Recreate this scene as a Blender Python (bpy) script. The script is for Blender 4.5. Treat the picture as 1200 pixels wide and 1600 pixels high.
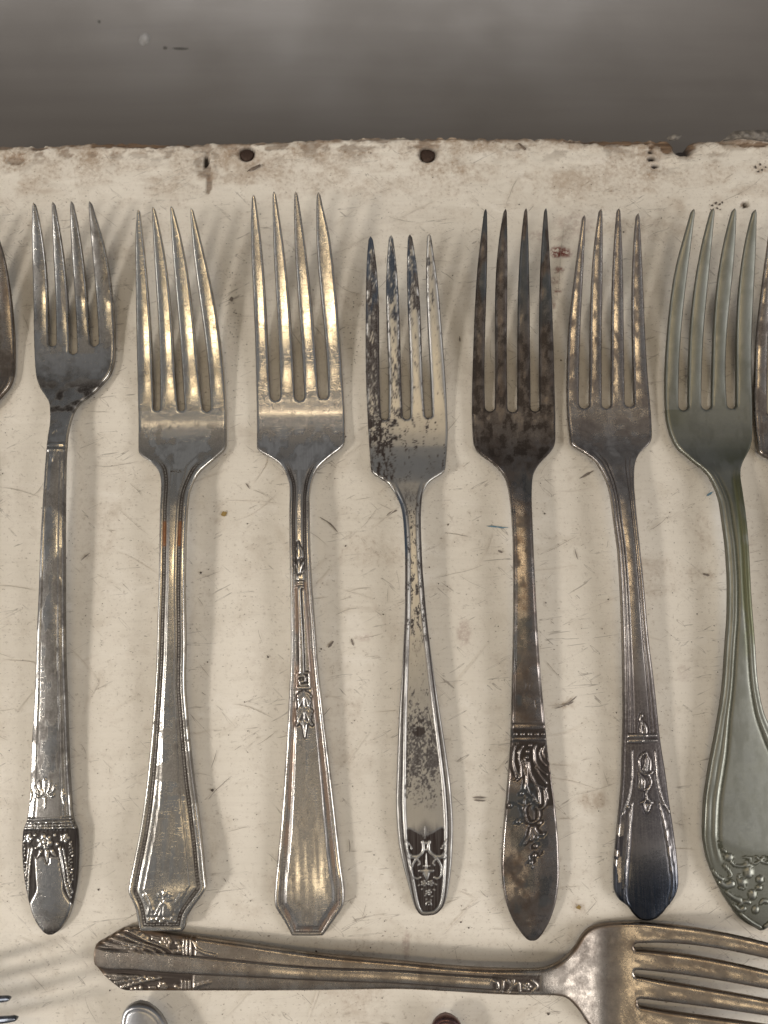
import bpy, math, random
import numpy as np

bpy.ops.wm.read_factory_settings(use_empty=True)
scn = bpy.context.scene
COL = scn.collection
MM = 0.001

# ---------------------------------------------------------------- camera
CAM_H = 0.210                    # height of the lens above the board (m)
TILT = math.radians(9.0)
FPX = 1186.0                     # focal length in pixels of the 1200 x 1600 photograph
cam_d = bpy.data.cameras.new("camera")
cam = bpy.data.objects.new("camera", cam_d)
COL.objects.link(cam)
cam.location = (0, 0, CAM_H)
cam.rotation_euler = (TILT, 0, 0)
cam_d.sensor_fit = 'VERTICAL'
cam_d.sensor_height = 9.8
cam_d.sensor_width = 7.35
cam_d.lens = 9.8 * FPX / 1600.0
cam_d.clip_start = 0.01
cam_d.clip_end = 50
cam_d.dof.use_dof = True
cam_d.dof.focus_distance = 0.205
cam_d.dof.aperture_fstop = 5.0
scn.camera = cam

# ---------------------------------------------------------------- light
world = bpy.data.worlds.new("World")
scn.world = world
world.use_nodes = True
bg = world.node_tree.nodes['Background']
bg.inputs['Color'].default_value = (0.97, 0.975, 1.0, 1)
bg.inputs['Strength'].default_value = 0.175
scn.view_settings.view_transform = 'Standard'
scn.view_settings.look = 'None'
scn.view_settings.exposure = 0.22
scn.view_settings.gamma = 1.0


def lamp(name, loc, target, sx, sy, power, col, spread=180):
    d = bpy.data.lights.new(name, 'AREA')
    d.shape = 'RECTANGLE'
    d.size, d.size_y = sx, sy
    d.energy = power
    d.color = col
    d.spread = math.radians(spread)
    o = bpy.data.objects.new(name, d)
    COL.objects.link(o)
    o.location = loc
    v = np.array(target) - np.array(loc)
    import mathutils
    o.rotation_euler = mathutils.Vector(v).to_track_quat('-Z', 'Y').to_euler()
    return o


lamp("window_light_left", (-0.62, -0.24, 0.55), (-0.10, 0.0, 0), 0.10, 0.10, 0.38, (1.0, 0.93, 0.84), 76)
lamp("window_soft_left", (-0.82, -0.25, 0.47), (0.0, 0.02, 0), 0.60, 0.42, 2.2, (1.0, 0.965, 0.925))
lamp("window_soft_right", (0.76, -0.25, 0.46), (0.02, 0.02, 0), 0.50, 0.40, 4.0, (1.0, 0.97, 0.945))
lamp("far_floor_fill", (-0.16, 0.58, 0.25), (-0.16, 0.62, -0.13), 0.8, 0.10, 4.6, (1.0, 0.97, 0.94), 94)  # added fill lamp, no real source: brightens the floor away from the board
lamp("ceiling_tube_far", (-0.02, 0.345, 1.0), (-0.02, 0.06, 0), 0.62, 0.025, 0.26, (1.0, 0.78, 0.50))
lamp("ceiling_tube_mid", (-0.02, 0.062, 1.0), (-0.02, 0.06, 0), 0.60, 0.060, 0.85, (1.0, 0.76, 0.44))
lamp("ceiling_tube_near", (-0.05, -0.46, 1.0), (-0.05, -0.05, 0), 0.50, 0.06, 0.34, (1.0, 0.78, 0.48))


# ---------------------------------------------------------------- helpers
def at(px, py, z=0.0):
    """where the sight line through photograph point (px, py) meets height z (metres) -> x, y"""
    px = np.asarray(px, float); py = np.asarray(py, float); z = np.asarray(z, float)
    x = (px - 600) / FPX
    y = (800 - py) / FPX
    c, s = math.cos(TILT), math.sin(TILT)
    dy = y * c + s
    dz = y * s - c
    k = (z - CAM_H) / dz
    return x * k, dy * k


def pchip(xs, ys):
    xs = np.asarray(xs, float); ys = np.asarray(ys, float)
    o = np.argsort(xs, kind='stable'); xs, ys = xs[o], ys[o]
    keep = np.concatenate([[True], np.diff(xs) > 1e-6]); xs, ys = xs[keep], ys[keep]
    h = np.diff(xs); dl = np.diff(ys) / h
    m = np.zeros_like(xs)
    for i in range(1, len(xs) - 1):
        if dl[i - 1] * dl[i] > 0:
            w1 = 2 * h[i] + h[i - 1]; w2 = h[i] + 2 * h[i - 1]
            m[i] = (w1 + w2) / (w1 / dl[i - 1] + w2 / dl[i])
    m[0], m[-1] = dl[0], dl[-1]

    def f(x):
        x = np.clip(np.asarray(x, float), xs[0], xs[-1])
        i = np.clip(np.searchsorted(xs, x, side='right') - 1, 0, len(h) - 1)
        t = (x - xs[i]) / h[i]
        t2, t3 = t * t, t * t * t
        return (2*t3 - 3*t2 + 1) * ys[i] + (t3 - 2*t2 + t) * h[i] * m[i] + (-2*t3 + 3*t2) * ys[i+1] + (t3 - t2) * h[i] * m[i+1]
    return f


def sstep(a, b, x):
    t = np.clip((x - a) / (b - a), 0, 1)
    return t * t * (3 - 2 * t)


def vnoise(x, y, seed=0):
    """smooth 2-D value noise, 0..1"""
    xi = np.floor(x).astype(np.int64); yi = np.floor(y).astype(np.int64)
    fx = x - xi; fy = y - yi
    fx = fx * fx * (3 - 2 * fx); fy = fy * fy * (3 - 2 * fy)

    def h(a, b):
        n = (a * 374761393 + b * 668265263 + seed * 974634777) & 0xFFFFFFFF
        n = ((n ^ (n >> 13)) * 1274126177) & 0xFFFFFFFF
        return ((n ^ (n >> 16)) & 0xFFFF) / 65535.0
    return (h(xi, yi) * (1 - fx) + h(xi + 1, yi) * fx) * (1 - fy) + (h(xi, yi + 1) * (1 - fx) + h(xi + 1, yi + 1) * fx) * fy


def fbm(x, y, seed=0, octs=4):
    s = 0; a = 0.5; t = 0
    for o in range(octs):
        s = s + a * vnoise(x * 2**o, y * 2**o, seed + o * 17); t += a; a *= 0.5
    return s / t


def make_mesh(name, verts, faces, mat, normals=None, attrs=None, smooth=True):
    """verts (n,3) metres, faces (m,4) int (last may equal third for triangles)"""
    me = bpy.data.meshes.new(name)
    faces = np.asarray(faces)
    tri = faces[:, 2] == faces[:, 3]
    cnt = np.where(tri, 3, 4)
    loops = np.concatenate([[0], np.cumsum(cnt)[:-1]])
    mask = np.ones(faces.shape, bool); mask[tri, 3] = False
    li = faces[mask]
    me.vertices.add(len(verts)); me.vertices.foreach_set('co', np.ascontiguousarray(verts, np.float32).ravel())
    me.loops.add(len(li)); me.loops.foreach_set('vertex_index', li.astype(np.int32))
    me.polygons.add(len(faces)); me.polygons.foreach_set('loop_start', loops.astype(np.int32))
    me.update(calc_edges=True)
    me.validate()
    if smooth:
        me.shade_smooth()
    if attrs:
        for k, v in attrs.items():
            a = me.attributes.new(k, 'FLOAT', 'POINT')
            a.data.foreach_set('value', np.ascontiguousarray(v, np.float32))
    if normals is not None and len(me.vertices) == len(normals):
        me.normals_split_custom_set_from_vertices([tuple(n) for n in normals])
    if mat:
        me.materials.append(mat)
    return me


def link(name, data, parent=None):
    o = bpy.data.objects.new(name, data)
    COL.objects.link(o)
    if parent is not None:
        o.parent = parent
    return o


def tag(o, label=None, cat=None, group=None, kind=None):
    if label: o['label'] = label
    if cat: o['category'] = cat
    if group: o['group'] = group
    if kind: o['kind'] = kind
    return o


# ---------------------------------------------------------------- materials
class NT:
    def __init__(self, name):
        self.m = bpy.data.materials.new(name)
        self.m.use_nodes = True
        self.t = self.m.node_tree
        self.b = self.t.nodes['Principled BSDF']

    def n(self, typ, **kw):
        nd = self.t.nodes.new(typ)
        for k, v in kw.items():
            setattr(nd, k, v)
        return nd

    def put(self, sock, v):
        if isinstance(v, bpy.types.NodeSocket):
            self.t.links.new(v, sock)
        elif isinstance(v, (tuple, list)) and len(v) == 3 and sock.type == 'RGBA':
            sock.default_value = (*v, 1)
        else:
            sock.default_value = v

    def coords(self, scale):
        tc = self.n('ShaderNodeTexCoord'); mp = self.n('ShaderNodeMapping')
        self.put(mp.inputs['Vector'], tc.outputs['Object'])
        mp.inputs['Scale'].default_value = scale
        return mp.outputs['Vector']

    def noise(self, vec, scale=1.0, detail=4, rough=0.55, dist=0.0, seed=0):
        nd = self.n('ShaderNodeTexNoise', noise_dimensions='4D')
        self.put(nd.inputs['Vector'], vec)
        nd.inputs['W'].default_value = seed
        nd.inputs['Scale'].default_value = scale
        nd.inputs['Detail'].default_value = detail
        nd.inputs['Roughness'].default_value = rough
        nd.inputs['Distortion'].default_value = dist
        return nd.outputs['Fac']

    def voro(self, vec, scale=1.0, feature='F1', out='Distance'):
        nd = self.n('ShaderNodeTexVoronoi', feature=feature)
        self.put(nd.inputs['Vector'], vec); nd.inputs['Scale'].default_value = scale
        return nd.outputs[out]

    def map(self, v, a, b, c=0.0, d=1.0, smooth=True):
        nd = self.n('ShaderNodeMapRange', interpolation_type='SMOOTHSTEP' if smooth else 'LINEAR')
        self.put(nd.inputs['Value'], v)
        for i, x in zip(('From Min', 'From Max', 'To Min', 'To Max'), (a, b, c, d)):
            nd.inputs[i].default_value = x
        return nd.outputs['Result']

    def math(self, op, a, b=None, clamp=False):
        nd = self.n('ShaderNodeMath', operation=op, use_clamp=clamp)
        self.put(nd.inputs[0], a)
        if b is not None: self.put(nd.inputs[1], b)
        return nd.outputs[0]

    def mix(self, f, a, b, blend='MIX'):
        nd = self.n('ShaderNodeMix', data_type='RGBA', blend_type=blend)
        self.put(nd.inputs[0], f); self.put(nd.inputs[6], a); self.put(nd.inputs[7], b)
        return nd.outputs[2]

    def attr(self, name):
        nd = self.n('ShaderNodeAttribute', attribute_name=name)
        return nd.outputs['Fac']

    def bump(self, h, strength, dist, prev=None):
        nd = self.n('ShaderNodeBump')
        nd.inputs['Strength'].default_value = strength
        nd.inputs['Distance'].default_value = dist
        self.put(nd.inputs['Height'], h)
        if prev is not None: self.put(nd.inputs['Normal'], prev)
        return nd.outputs['Normal']


def silver(name, clean, mid, dark, blotch=(0.5, 0.75), speck=(0.62, 0.72), speck_amt=0.4, rough=0.27, rough_dark=0.42,
           tint=(0.05, 0.06, 0.10), brush=0.25, seed=0, brush_axis='y'):
    """old silver plate: bright metal, a brownish film in blotches, near-black tarnish by attribute and in specks"""
    N = NT(name)
    v = N.coords((1000, 1000, 1000))
    big = N.noise(v, 0.11, 5, 0.62, 0.6, seed)
    med = N.noise(v, 0.55, 5, 0.65, 0.3, seed + 3)
    fin = N.noise(v, 2.6, 4, 0.7, 0.0, seed + 5)
    film = N.map(N.math('ADD', N.math('MULTIPLY', big, 0.65), N.math('MULTIPLY', med, 0.35)), blotch[0], blotch[1])
    sp = N.math('MULTIPLY', N.map(N.math('ADD', N.math('MULTIPLY', fin, 0.55), N.math('MULTIPLY', med, 0.45)), speck[0], speck[1]), speck_amt)
    a = N.attr('tarnish')
    a2 = N.math('MULTIPLY', N.math('MULTIPLY', a, 1.3), N.map(fin, 0.25, 0.6, 0.75, 1.0), True)
    dk = N.math('MAXIMUM', sp, a2, True)
    col = N.mix(film, clean, mid)
    col = N.mix(dk, col, dark)
    col = N.mix(N.attr('stain'), col, tint)
    da = N.map(a2, 0.3, 0.95)
    vs = N.coords((2600, 90, 400) if brush_axis == 'y' else (90, 2600, 400))
    stre = N.noise(vs, 1.0, 3, 0.6, 0, seed + 9)
    r = N.math('ADD', N.map(dk, 0, 1, rough - 0.07, rough_dark - 0.03, False), N.map(fin, 0.3, 0.7, -0.05, 0.06, False))
    r = N.math('ADD', r, N.map(film, 0, 1, 0.0, 0.07, False))
    r = N.math('ADD', r, N.map(da, 0, 1, 0.0, 0.14, False), True)
    col = N.mix(N.map(stre, 0.35, 0.75, 0.0, brush * 0.9), col, mid)
    N.put(N.b.inputs['Base Color'], col)
    N.put(N.b.inputs['Metallic'], N.map(da, 0, 1, 1.0, 0.55, False))
    N.put(N.b.inputs['Specular IOR Level'], N.map(da, 0, 1, 0.5, 0.2, False))
    N.put(N.b.inputs['Roughness'], r)
    n1 = N.bump(stre, brush * 0.7, 0.00004)
    n2 = N.bump(N.noise(v, 0.30, 2, 0.5, 0, seed + 13), 0.10, 0.00022, n1)
    scr = N.noise(N.coords((300, 2400, 300)), 1.0, 2, 0.5, 1.5, seed + 21)
    n3 = N.bump(N.map(scr, 0.60, 0.64), 0.12, 0.00004, n2)
    n4 = N.bump(fin, 0.10, 0.00006, n3)
    N.put(N.b.inputs['Normal'], n4)
    return N.m


def plain(name, col, rough=0.6, metallic=0.0, scale=800, var=0.25):
    N = NT(name)
    v = N.coords((scale, scale, scale))
    f = N.noise(v, 1.0, 4)
    N.put(N.b.inputs['Base Color'], N.mix(N.map(f, 0.3, 0.7, 0, var), col, tuple(c * 0.35 for c in col)))
    N.b.inputs['Roughness'].default_value = rough
    N.b.inputs['Metallic'].default_value = metallic
    return N.m


# ---------------------------------------------------------------- floor
def build_floor():
    N = NT("grey_floor_paint")
    v = N.coords((6, 90, 6)); w = N.coords((14, 14, 14)); k = N.coords((300, 300, 300))
    a = N.noise(v, 1.0, 5, 0.6, 0.4); b = N.noise(w, 1.0, 5, 0.6); c = N.noise(k, 1.0, 3)
    col = N.mix(N.map(a, 0.35, 0.7, 0, 0.5), (0.130, 0.117, 0.105), (0.100, 0.089, 0.079))
    col = N.mix(N.map(b, 0.45, 0.75, 0, 0.5), col, (0.10, 0.09, 0.08))
    col = N.mix(N.map(c, 0.66, 0.74, 0, 0.25), col, (0.19, 0.185, 0.18))
    N.put(N.b.inputs['Base Color'], col)
    N.put(N.b.inputs['Roughness'], N.map(b, 0.3, 0.7, 0.38, 0.55))
    N.put(N.b.inputs['Normal'], N.bump(a, 0.3, 0.0008))
    z = -0.13
    V = np.array([(-3, -3, z), (3, -3, z), (3, 3, z), (-3, 3, z)], float)
    fl = link("floor", make_mesh("floor", V, np.array([[0, 1, 2, 3]]), N.m, smooth=False))
    tag(fl, kind='structure')

    def dab(name, px, py, rx, ry, h, mat, seed):
        x, y = at(px, py, z); rr = random.Random(seed)
        n = 18; vs = [(x, y, z + h)]
        for ring, hh in ((0.55, 0.85), (0.85, 0.45), (1.0, 0.0)):
            for i in range(n):
                an = 2 * math.pi * i / n; q = ring * (1 + 0.12 * math.sin(2 * an + seed) + rr.uniform(-.05, .05))
                vs.append((x + rx * q * math.cos(an), y + ry * q * math.sin(an), z + h * hh + 0.0001))
        fs = [(0, 1 + i, 1 + (i + 1) % n, 1 + (i + 1) % n) for i in range(n)]
        for r in range(2):
            o = 1 + r * n
            fs += [(o + i, o + n + i, o + n + (i + 1) % n, o + (i + 1) % n) for i in range(n)]
        link(name, make_mesh(name, np.array(vs), np.array(fs), mat), fl)
    wm = plain("dried_white_paint", (0.27, 0.26, 0.25), 0.45)
    dm = plain("dark_floor_spot", (0.05, 0.045, 0.04), 0.7)
    dab("paint_drip", 226, 62, 0.0026, 0.0037, 0.0016, wm, 1)
    dab("paint_chip", 258, 75, 0.0009, 0.0008, 0.0002, dm, 2)
    dab("paint_chip", 282, 76, 0.0038, 0.0006, 0.0002, dm, 3)
    dab("paint_chip", 155, 34, 0.0007, 0.0007, 0.0003, dm, 4)


build_floor()

# ---------------------------------------------------------------- board
WOOD = (0.085, 0.052, 0.032)


def build_board():
    N = NT("worn_white_paint")
    v = N.coords((1000, 1000, 1000))
    cloud = N.noise(v, 0.018, 6, 0.6, 0.4, 1)
    med = N.noise(v, 0.10, 6, 0.65, 0.6, 2)
    fin = N.noise(v, 0.9, 5, 0.7, 0.0, 3)
    grain = N.noise(N.coords((40, 900, 40)), 1.0, 4, 0.6, 0.3, 4)
    col = N.mix(N.map(cloud, 0.35, 0.65), (0.76, 0.71, 0.625), (0.69, 0.64, 0.555))
    col = N.mix(N.map(med, 0.49, 0.76, 0, 0.55), col, (0.52, 0.455, 0.37))
    pat = N.noise(N.coords((95, 130, 90)), 1.0, 7, 0.75, 0.8, 8)
    col = N.mix(N.map(pat, 0.52, 0.70, 0, 0.42), col, (0.50, 0.435, 0.36))
    pale = N.noise(N.coords((60, 110, 60)), 1.0, 5, 0.65, 0.5, 9)
    col = N.mix(N.map(pale, 0.54, 0.70, 0, 0.6), col, (0.82, 0.775, 0.70))
    col = N.mix(N.map(grain, 0.42, 0.80, 0, 0.14), col, (0.42, 0.36, 0.29))
    col = N.mix(N.map(fin, 0.55, 0.75, 0, 0.60), col, (0.33, 0.275, 0.22))
    peb = N.noise(N.coords((900, 1600, 900)), 1.0, 4, 0.7, 0.0, 12)
    col = N.mix(N.math('MULTIPLY', N.map(peb, 0.58, 0.68), N.map(med, 0.35, 0.6)), col, (0.24, 0.195, 0.155))
    # hairline scratches filled with dirt: thin level lines of stretched noise at three angles
    for i, (sx, sy, ang, lo) in enumerate(((60, 700, 0.5, .0), (50, 800, 0.12, .0), (80, 650, -0.75, .0))):
        tc = N.n('ShaderNodeTexCoord'); mp = N.n('ShaderNodeMapping', vector_type='TEXTURE')
        N.put(mp.inputs['Vector'], tc.outputs['Object'])
        mp.inputs['Rotation'].default_value = (0, 0, ang)
        mp.inputs['Scale'].default_value = (1 / sx, 1 / sy, 1 / 60)
        f = N.noise(mp.outputs['Vector'], 1.0, 2, 0.5, 0.25, 30 + i)
        line = N.map(N.math('ABSOLUTE', N.math('SUBTRACT', f, 0.66)), 0.0, 0.016, 1.0, 0.0)
        gate = N.map(N.noise(v, 0.09, 3, 0.5, 0, 50 + i), 0.44, 0.60)
        col = N.mix(N.math('MULTIPLY', N.math('MULTIPLY', line, gate), 0.62), col, (0.17, 0.14, 0.115))
    st = N.attr('stain')
    stf = N.math('MULTIPLY', st, N.map(N.math('ADD', N.math('MULTIPLY', fin, .5), N.math('MULTIPLY', med, .5)), 0.40, 0.62, 0.1, 1.0), True)
    col = N.mix(stf, col, (0.30, 0.205, 0.13))
    col = N.mix(N.math('MULTIPLY', N.attr('red'), N.map(fin, 0.36, 0.54), True), col, (0.17, 0.035, 0.025))
    wood = N.mix(N.map(N.noise(N.coords((60, 1500, 60)), 1.0, 4, 0.6, 0.5, 7), 0.3, 0.7), WOOD, (0.22, 0.145, 0.09))
    col = N.mix(N.attr('bare'), col, wood)
    col = N.mix(N.attr('hole'), col, (0.03, 0.022, 0.018))
    N.put(N.b.inputs['Base Color'], col)
    N.put(N.b.inputs['Roughness'], N.map(med, 0.3, 0.7, 0.42, 0.60))
    N.b.inputs['Specular IOR Level'].default_value = 0.35
    b1 = N.bump(grain, 0.15, 0.0002)
    b2 = N.bump(med, 0.30, 0.0006, b1)
    b3 = N.bump(fin, 0.30, 0.00012, b2)
    N.put(N.b.inputs['Normal'], b3)

    root = link("painted_board", None)
    tag(root, "worn white painted wooden board under the forks with chipped far edge and nail heads", "board")

    # far edge line in photograph points
    edge = pchip([-700, -200, 0, 60, 130, 200, 300, 400, 470, 600, 700, 800, 890, 905, 960, 1045, 1058, 1068, 1080, 1128, 1150, 1200, 1500, 1900],
                 [235, 230, 226, 228, 223, 222, 224, 221, 219, 214, 214, 216, 216, 219, 218, 217, 232, 231, 222, 218, 209, 208, 206, 205])
    pxs = np.linspace(-700, 1900, 2600)
    ex, ey = at(pxs, edge(pxs), 0)
    xs = np.concatenate([np.arange(-0.26, -0.145, 0.004), np.arange(-0.145, 0.1452, 0.0006), np.arange(0.149, 0.262, 0.004)])
    ye = np.interp(xs, ex, ey)
    # splintery raggedness
    ye = ye + (fbm(xs * 700, xs * 0, 3, 4) - 0.5) * 0.0010
    ny = 420
    tt = np.linspace(0, 1, ny) ** 1.0
    Y0 = -0.20
    # finer rows towards the far edge
    tt = 1 - (1 - tt) ** 1.25
    X = np.repeat(xs[None, :], ny, 0)
    Y = Y0 + (ye[None, :] - Y0) * tt[:, None]
    D = ye[None, :] - Y                                     # distance from the far edge
    Z = (fbm(X * 60, Y * 60, 5, 4) - 0.5) * 0.0004
    stain = np.zeros_like(X); bare = np.zeros_like(X); hole = np.zeros_like(X); red = np.zeros_like(X)
    # photograph coordinates of each vertex (to place the stains that are on the board)
    def blob(px, py, rx, ry, rot=0.0, rag=0.35, seed=0, hard=0.35):
        x, y = at(px, py, 0); sc = 1 / 5650.0 * (1 + (900 - py) / 4200)
        dx = (X - x) / (rx * sc); dy = (Y - y) / (ry * sc)
        c, s = math.cos(rot), math.sin(rot)
        r = np.sqrt((dx * c + dy * s) ** 2 + (-dx * s + dy * c) ** 2)
        r = r + (fbm(X * 420, Y * 420, seed, 4) - 0.5) * rag * 2.6
        return 1 - sstep(1 - hard, 1 + hard, r)
    n1 = fbm(X * 130, Y * 260, 11, 5); n2 = fbm(X * 500, Y * 700, 12, 4)
    band = np.exp(-(D / 0.020) ** 2)
    stain = np.maximum(stain, band * sstep(0.42, 0.62, n1) * 0.75)
    stain = np.maximum(stain, np.exp(-(D / 0.004) ** 2) * sstep(0.35, 0.6, n2) * 0.9)
    for b in ((22, 252, 26, 18, 0, .9), (110, 260, 70, 26, .1, .55), (690, 262, 42, 16, 0, .8), (700, 280, 60, 12, 0, .45), (930, 285, 95, 26, .3, .55), (990, 250, 60, 30, 0, .6),
              (1020, 262, 30, 22, 0, .8), (300, 245, 32, 30, 0, .55), (350, 240, 20, 26, 0, .6), (1185, 265, 22, 8, 0, .6), (1000, 360, 70, 20, 0, .35),
              (500, 250, 90, 14, .1, .45), (560, 290, 120, 16, 0, .35), (190, 395, 50, 10, 0, .3), (545, 470, 60, 12, 0, .3), (927, 1250, 26, 12, .2, .5),
              (905, 1416, 12, 8, .2, .45), (1098, 830, 14, 30, 0, .4), (1010, 900, 60, 30, .3, .3), (1095, 895, 24, 10, 0, .4), (885, 1101, 22, 8, .3, .5),
              (560, 1530, 50, 60, 0, .35), (440, 1380, 30, 20, 0, .25), (150, 820, 40, 60, 0, .2), (520, 1130, 40, 90, 0, .2), (580, 860, 60, 25, .2, .3)):
        stain = np.maximum(stain, blob(*b[:5], seed=int(b[0])) * b[5])
    for b in ((878, 394, 15, 8, .1, 1.0), (880, 372, 13, 5, .5, .3), (873, 421, 7, 4, .6, .8), (866, 438, 6, 5, 0, .5), (870, 456, 6, 3, -.3, .8), (864, 476, 5, 7, .3, .5),
              (840, 368, 14, 8, 0, .25), (635, 1475, 6, 22, -.2, .35), (1068, 1052 - 0, 10, 14, 0, .12), (725, 990, 10, 18, .3, .3), (570, 996, 14, 6, 0, .25), (898, 350, 26, 18, 0, .2)):
        red = np.maximum(red, blob(*b[:5], seed=int(b[1])) * b[5])
    for b in ((210, 224, 85, 7, -.02, 1.0), (60, 230, 18, 5, 0, .9), (5, 228, 12, 5, 0, .8), (405, 221, 40, 4, 0, .8), (985, 220, 75, 6, .0, 1.0), (1050, 226, 26, 12, 0, 1.0), (1180, 226, 26, 5, -.15, .9),
              (22, 250, 14, 8, .2, .6), (640, 216, 120, 2.5, 0, .6), (1150, 221, 24, 4, -.4, .7), (322, 258, 6, 18, .0, .6), (326, 284, 4, 19, .1, .75), (1165, 320, 6, 5, 0, .7)):
        k = blob(*b[:5], rag=.6, seed=int(b[0]) + 3, hard=.15)
        bare = np.maximum(bare, k * b[5]); Z -= k * 0.0005
    gr = np.exp(-(D / 0.0016) ** 2) * sstep(.38, .55, fbm(X * 350, Y * 300, 33, 4)); bare = np.maximum(bare, gr * .85)
    gr2 = np.exp(-(D / 0.006) ** 2) * sstep(.55, .62, fbm(X * 260, Y * 420, 34, 5)); bare = np.maximum(bare, gr2 * .7); Z -= gr2 * .0002
    for b in ((321, 250, 4, 8, .1), (1019, 246, 6, 3.5, .5), (1066, 233, 13, 10, 0), (1166, 319, 4.5, 3.5, 0), (1017, 236, 4, 3, 0), (1024, 258, 6, 3, .2), ):
        k = blob(*b[:5], rag=.25, seed=int(b[0]) + 9, hard=.25)
        hole = np.maximum(hole, k); Z -= k * 0.0016
    stain = np.maximum(stain, blob(318, 255, 20, 26, .1, .8, 77, .5) * .75); bare = np.maximum(bare, (blob(320, 253, 15, 20, .1, .9, 78, .2) - blob(321, 252, 9, 14, .1, .5, 79, .3)).clip(0, 1) * .55)
    for b in ((312, 250, 14, 22, .2), (1025, 255, 26, 16, 0)):       # dented rings round the knots
        k = blob(*b[:5], rag=.35, seed=5); Z -= k * (1 - hole) * 0.0005
    for b in ((385, 243, 24, 17), (668, 245, 26, 19)): stain = np.maximum(stain, blob(*b, 0, .9, 61, .6) * .7)
    NAILS = ((385, 240, 11.5), (668, 241, 12.5))
    for nx, ny_, nr in NAILS:
        k = blob(nx, ny_, nr * 1.12, nr * 1.0, 0, rag=.08, seed=2, hard=.10)
        Z -= k * 0.0011; hole = np.maximum(hole, k * 0.85)
        stain = np.maximum(stain, blob(nx, ny_ + 4, nr * 2.1, nr * 1.5, seed=4) * .6)
    # flakes of old paint: a faint stepped relief near the far edge
    fl = sstep(0.50, 0.54, fbm(X * 170, Y * 230, 21, 4)) * np.exp(-(D / 0.03) ** 2)
    Z += fl * 0.00016
    # rounded, broken arris
    Z -= np.exp(-(D / 0.0007)) * 0.0006
    m, n = X.shape
    V = np.stack([X, Y, Z], -1).reshape(-1, 3)
    idx = np.arange(m * n).reshape(m, n)
    F = np.stack([idx[:-1, :-1], idx[:-1, 1:], idx[1:, 1:], idx[1:, :-1]], -1).reshape(-1, 4)
    # sides and underside
    th = 0.019
    rim = np.concatenate([idx[0, :], idx[1:, -1], idx[-1, -2::-1], idx[-2:0:-1, 0]])
    base = len(V)
    lowV = V[rim].copy(); lowV[:, 2] = -th
    V2 = np.concatenate([V, lowV, [[0, 0, -th]]])
    k = len(rim); ar = np.arange(k); nx2 = (ar + 1) % k
    Fs = np.stack([rim[nx2], rim[ar], base + ar, base + nx2], -1)
    Fb = np.stack([base + nx2, base + ar, np.full(k, base + k), np.full(k, base + k)], -1)
    pad = lambda a, val=0.0: np.concatenate([a.ravel(), np.full(k + 1, val)])
    me = make_mesh("plank", V2, np.concatenate([F, Fs, Fb]), N.m,
                   attrs={'stain': pad(stain), 'bare': pad(bare, 0.8), 'hole': pad(hole), 'red': pad(red)})
    link("plank", me, root)

    # sunken nail heads
    nm = plain("rusty_nail", (0.07, 0.042, 0.03), 0.6, 0.5, 2500, .6)
    for j, (nx, ny_, nr) in enumerate(NAILS):
        x, y = at(nx, ny_, 0); r = nr / 5150.0; rr = random.Random(j)
        vs = [(x, y, -0.0004)]; K = 22
        for ring, hh in ((0.5, -0.00045), (0.8, -0.0006), (0.97, -0.0010), (0.97, -0.004)):
            for i in range(K):
                a = 2 * math.pi * i / K
                q = ring * (1 + .05 * math.sin(3 * a + j))
                vs.append((x + r * q * math.cos(a), y + r * .95 * q * math.sin(a), hh + rr.uniform(-1, 1) * .00009))
        fs = [(0, 1 + i, 1 + (i + 1) % K, 1 + (i + 1) % K) for i in range(K)]
        for g in range(3):
            o = 1 + g * K
            fs += [(o + i, o + K + i, o + K + (i + 1) % K, o + (i + 1) % K) for i in range(K)]
        link("nail_head", make_mesh("nail_head", np.array(vs), np.array(fs), nm), root)

    # splinters of the layer that stands proud at the right end of the far edge
    pm = plain("grey_end_grain", (0.22, 0.195, 0.165), 0.7, 0, 900, .9)
    def slab(name, pts, z0, z1, mat):
        P = [at(a, b, 0) for a, b in pts]; K = len(P)
        vs = [(x, y, z0) for x, y in P] + [(x + .0002, y - .0003, z1) for x, y in P] + [(np.mean([p[0] for p in P]), np.mean([p[1] for p in P]), z1 + .0001)]
        fs = [(i, (i + 1) % K, K + (i + 1) % K, K + i) for i in range(K)] + [(K + i, K + (i + 1) % K, 2 * K, 2 * K) for i in range(K)]
        V = np.array(vs, float); link(name, make_mesh(name, V, np.array(fs)[:, ::-1][:, [1, 0, 3, 2]] if False else np.array(fs), mat, smooth=False), root)
    slab("splinter", [(1128, 221), (1141, 209), (1170, 207), (1215, 206), (1260, 206), (1260, 222), (1200, 222), (1160, 217)], 0.0, 0.0016, pm)
    for i in range(4):
        a = 1148 + i * 17
        slab("splinter", [(a, 211), (a + 9, 209), (a + 19, 217), (a + 9, 219)], 0.0012, 0.0019, pm)
    slab("splinter", [(1041, 216), (1050, 213), (1062, 215), (1058, 219), (1046, 220)], 0.0, 0.0014, pm)
    # slivers lying in the paint
    sm = plain("wood_sliver", (0.16, 0.12, 0.09), 0.7)
    slab("splinter", [(386, 268), (392, 263), (406, 257), (407, 260), (396, 266)], 0.0, 0.0007, sm)
    slab("splinter", [(809, 224), (812, 225), (821, 233), (819, 235)], 0.0, 0.0006, sm)

    # ---- scratches, pen marks and specks: dirt lying in the paint
    rnd = random.Random(8)
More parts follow.
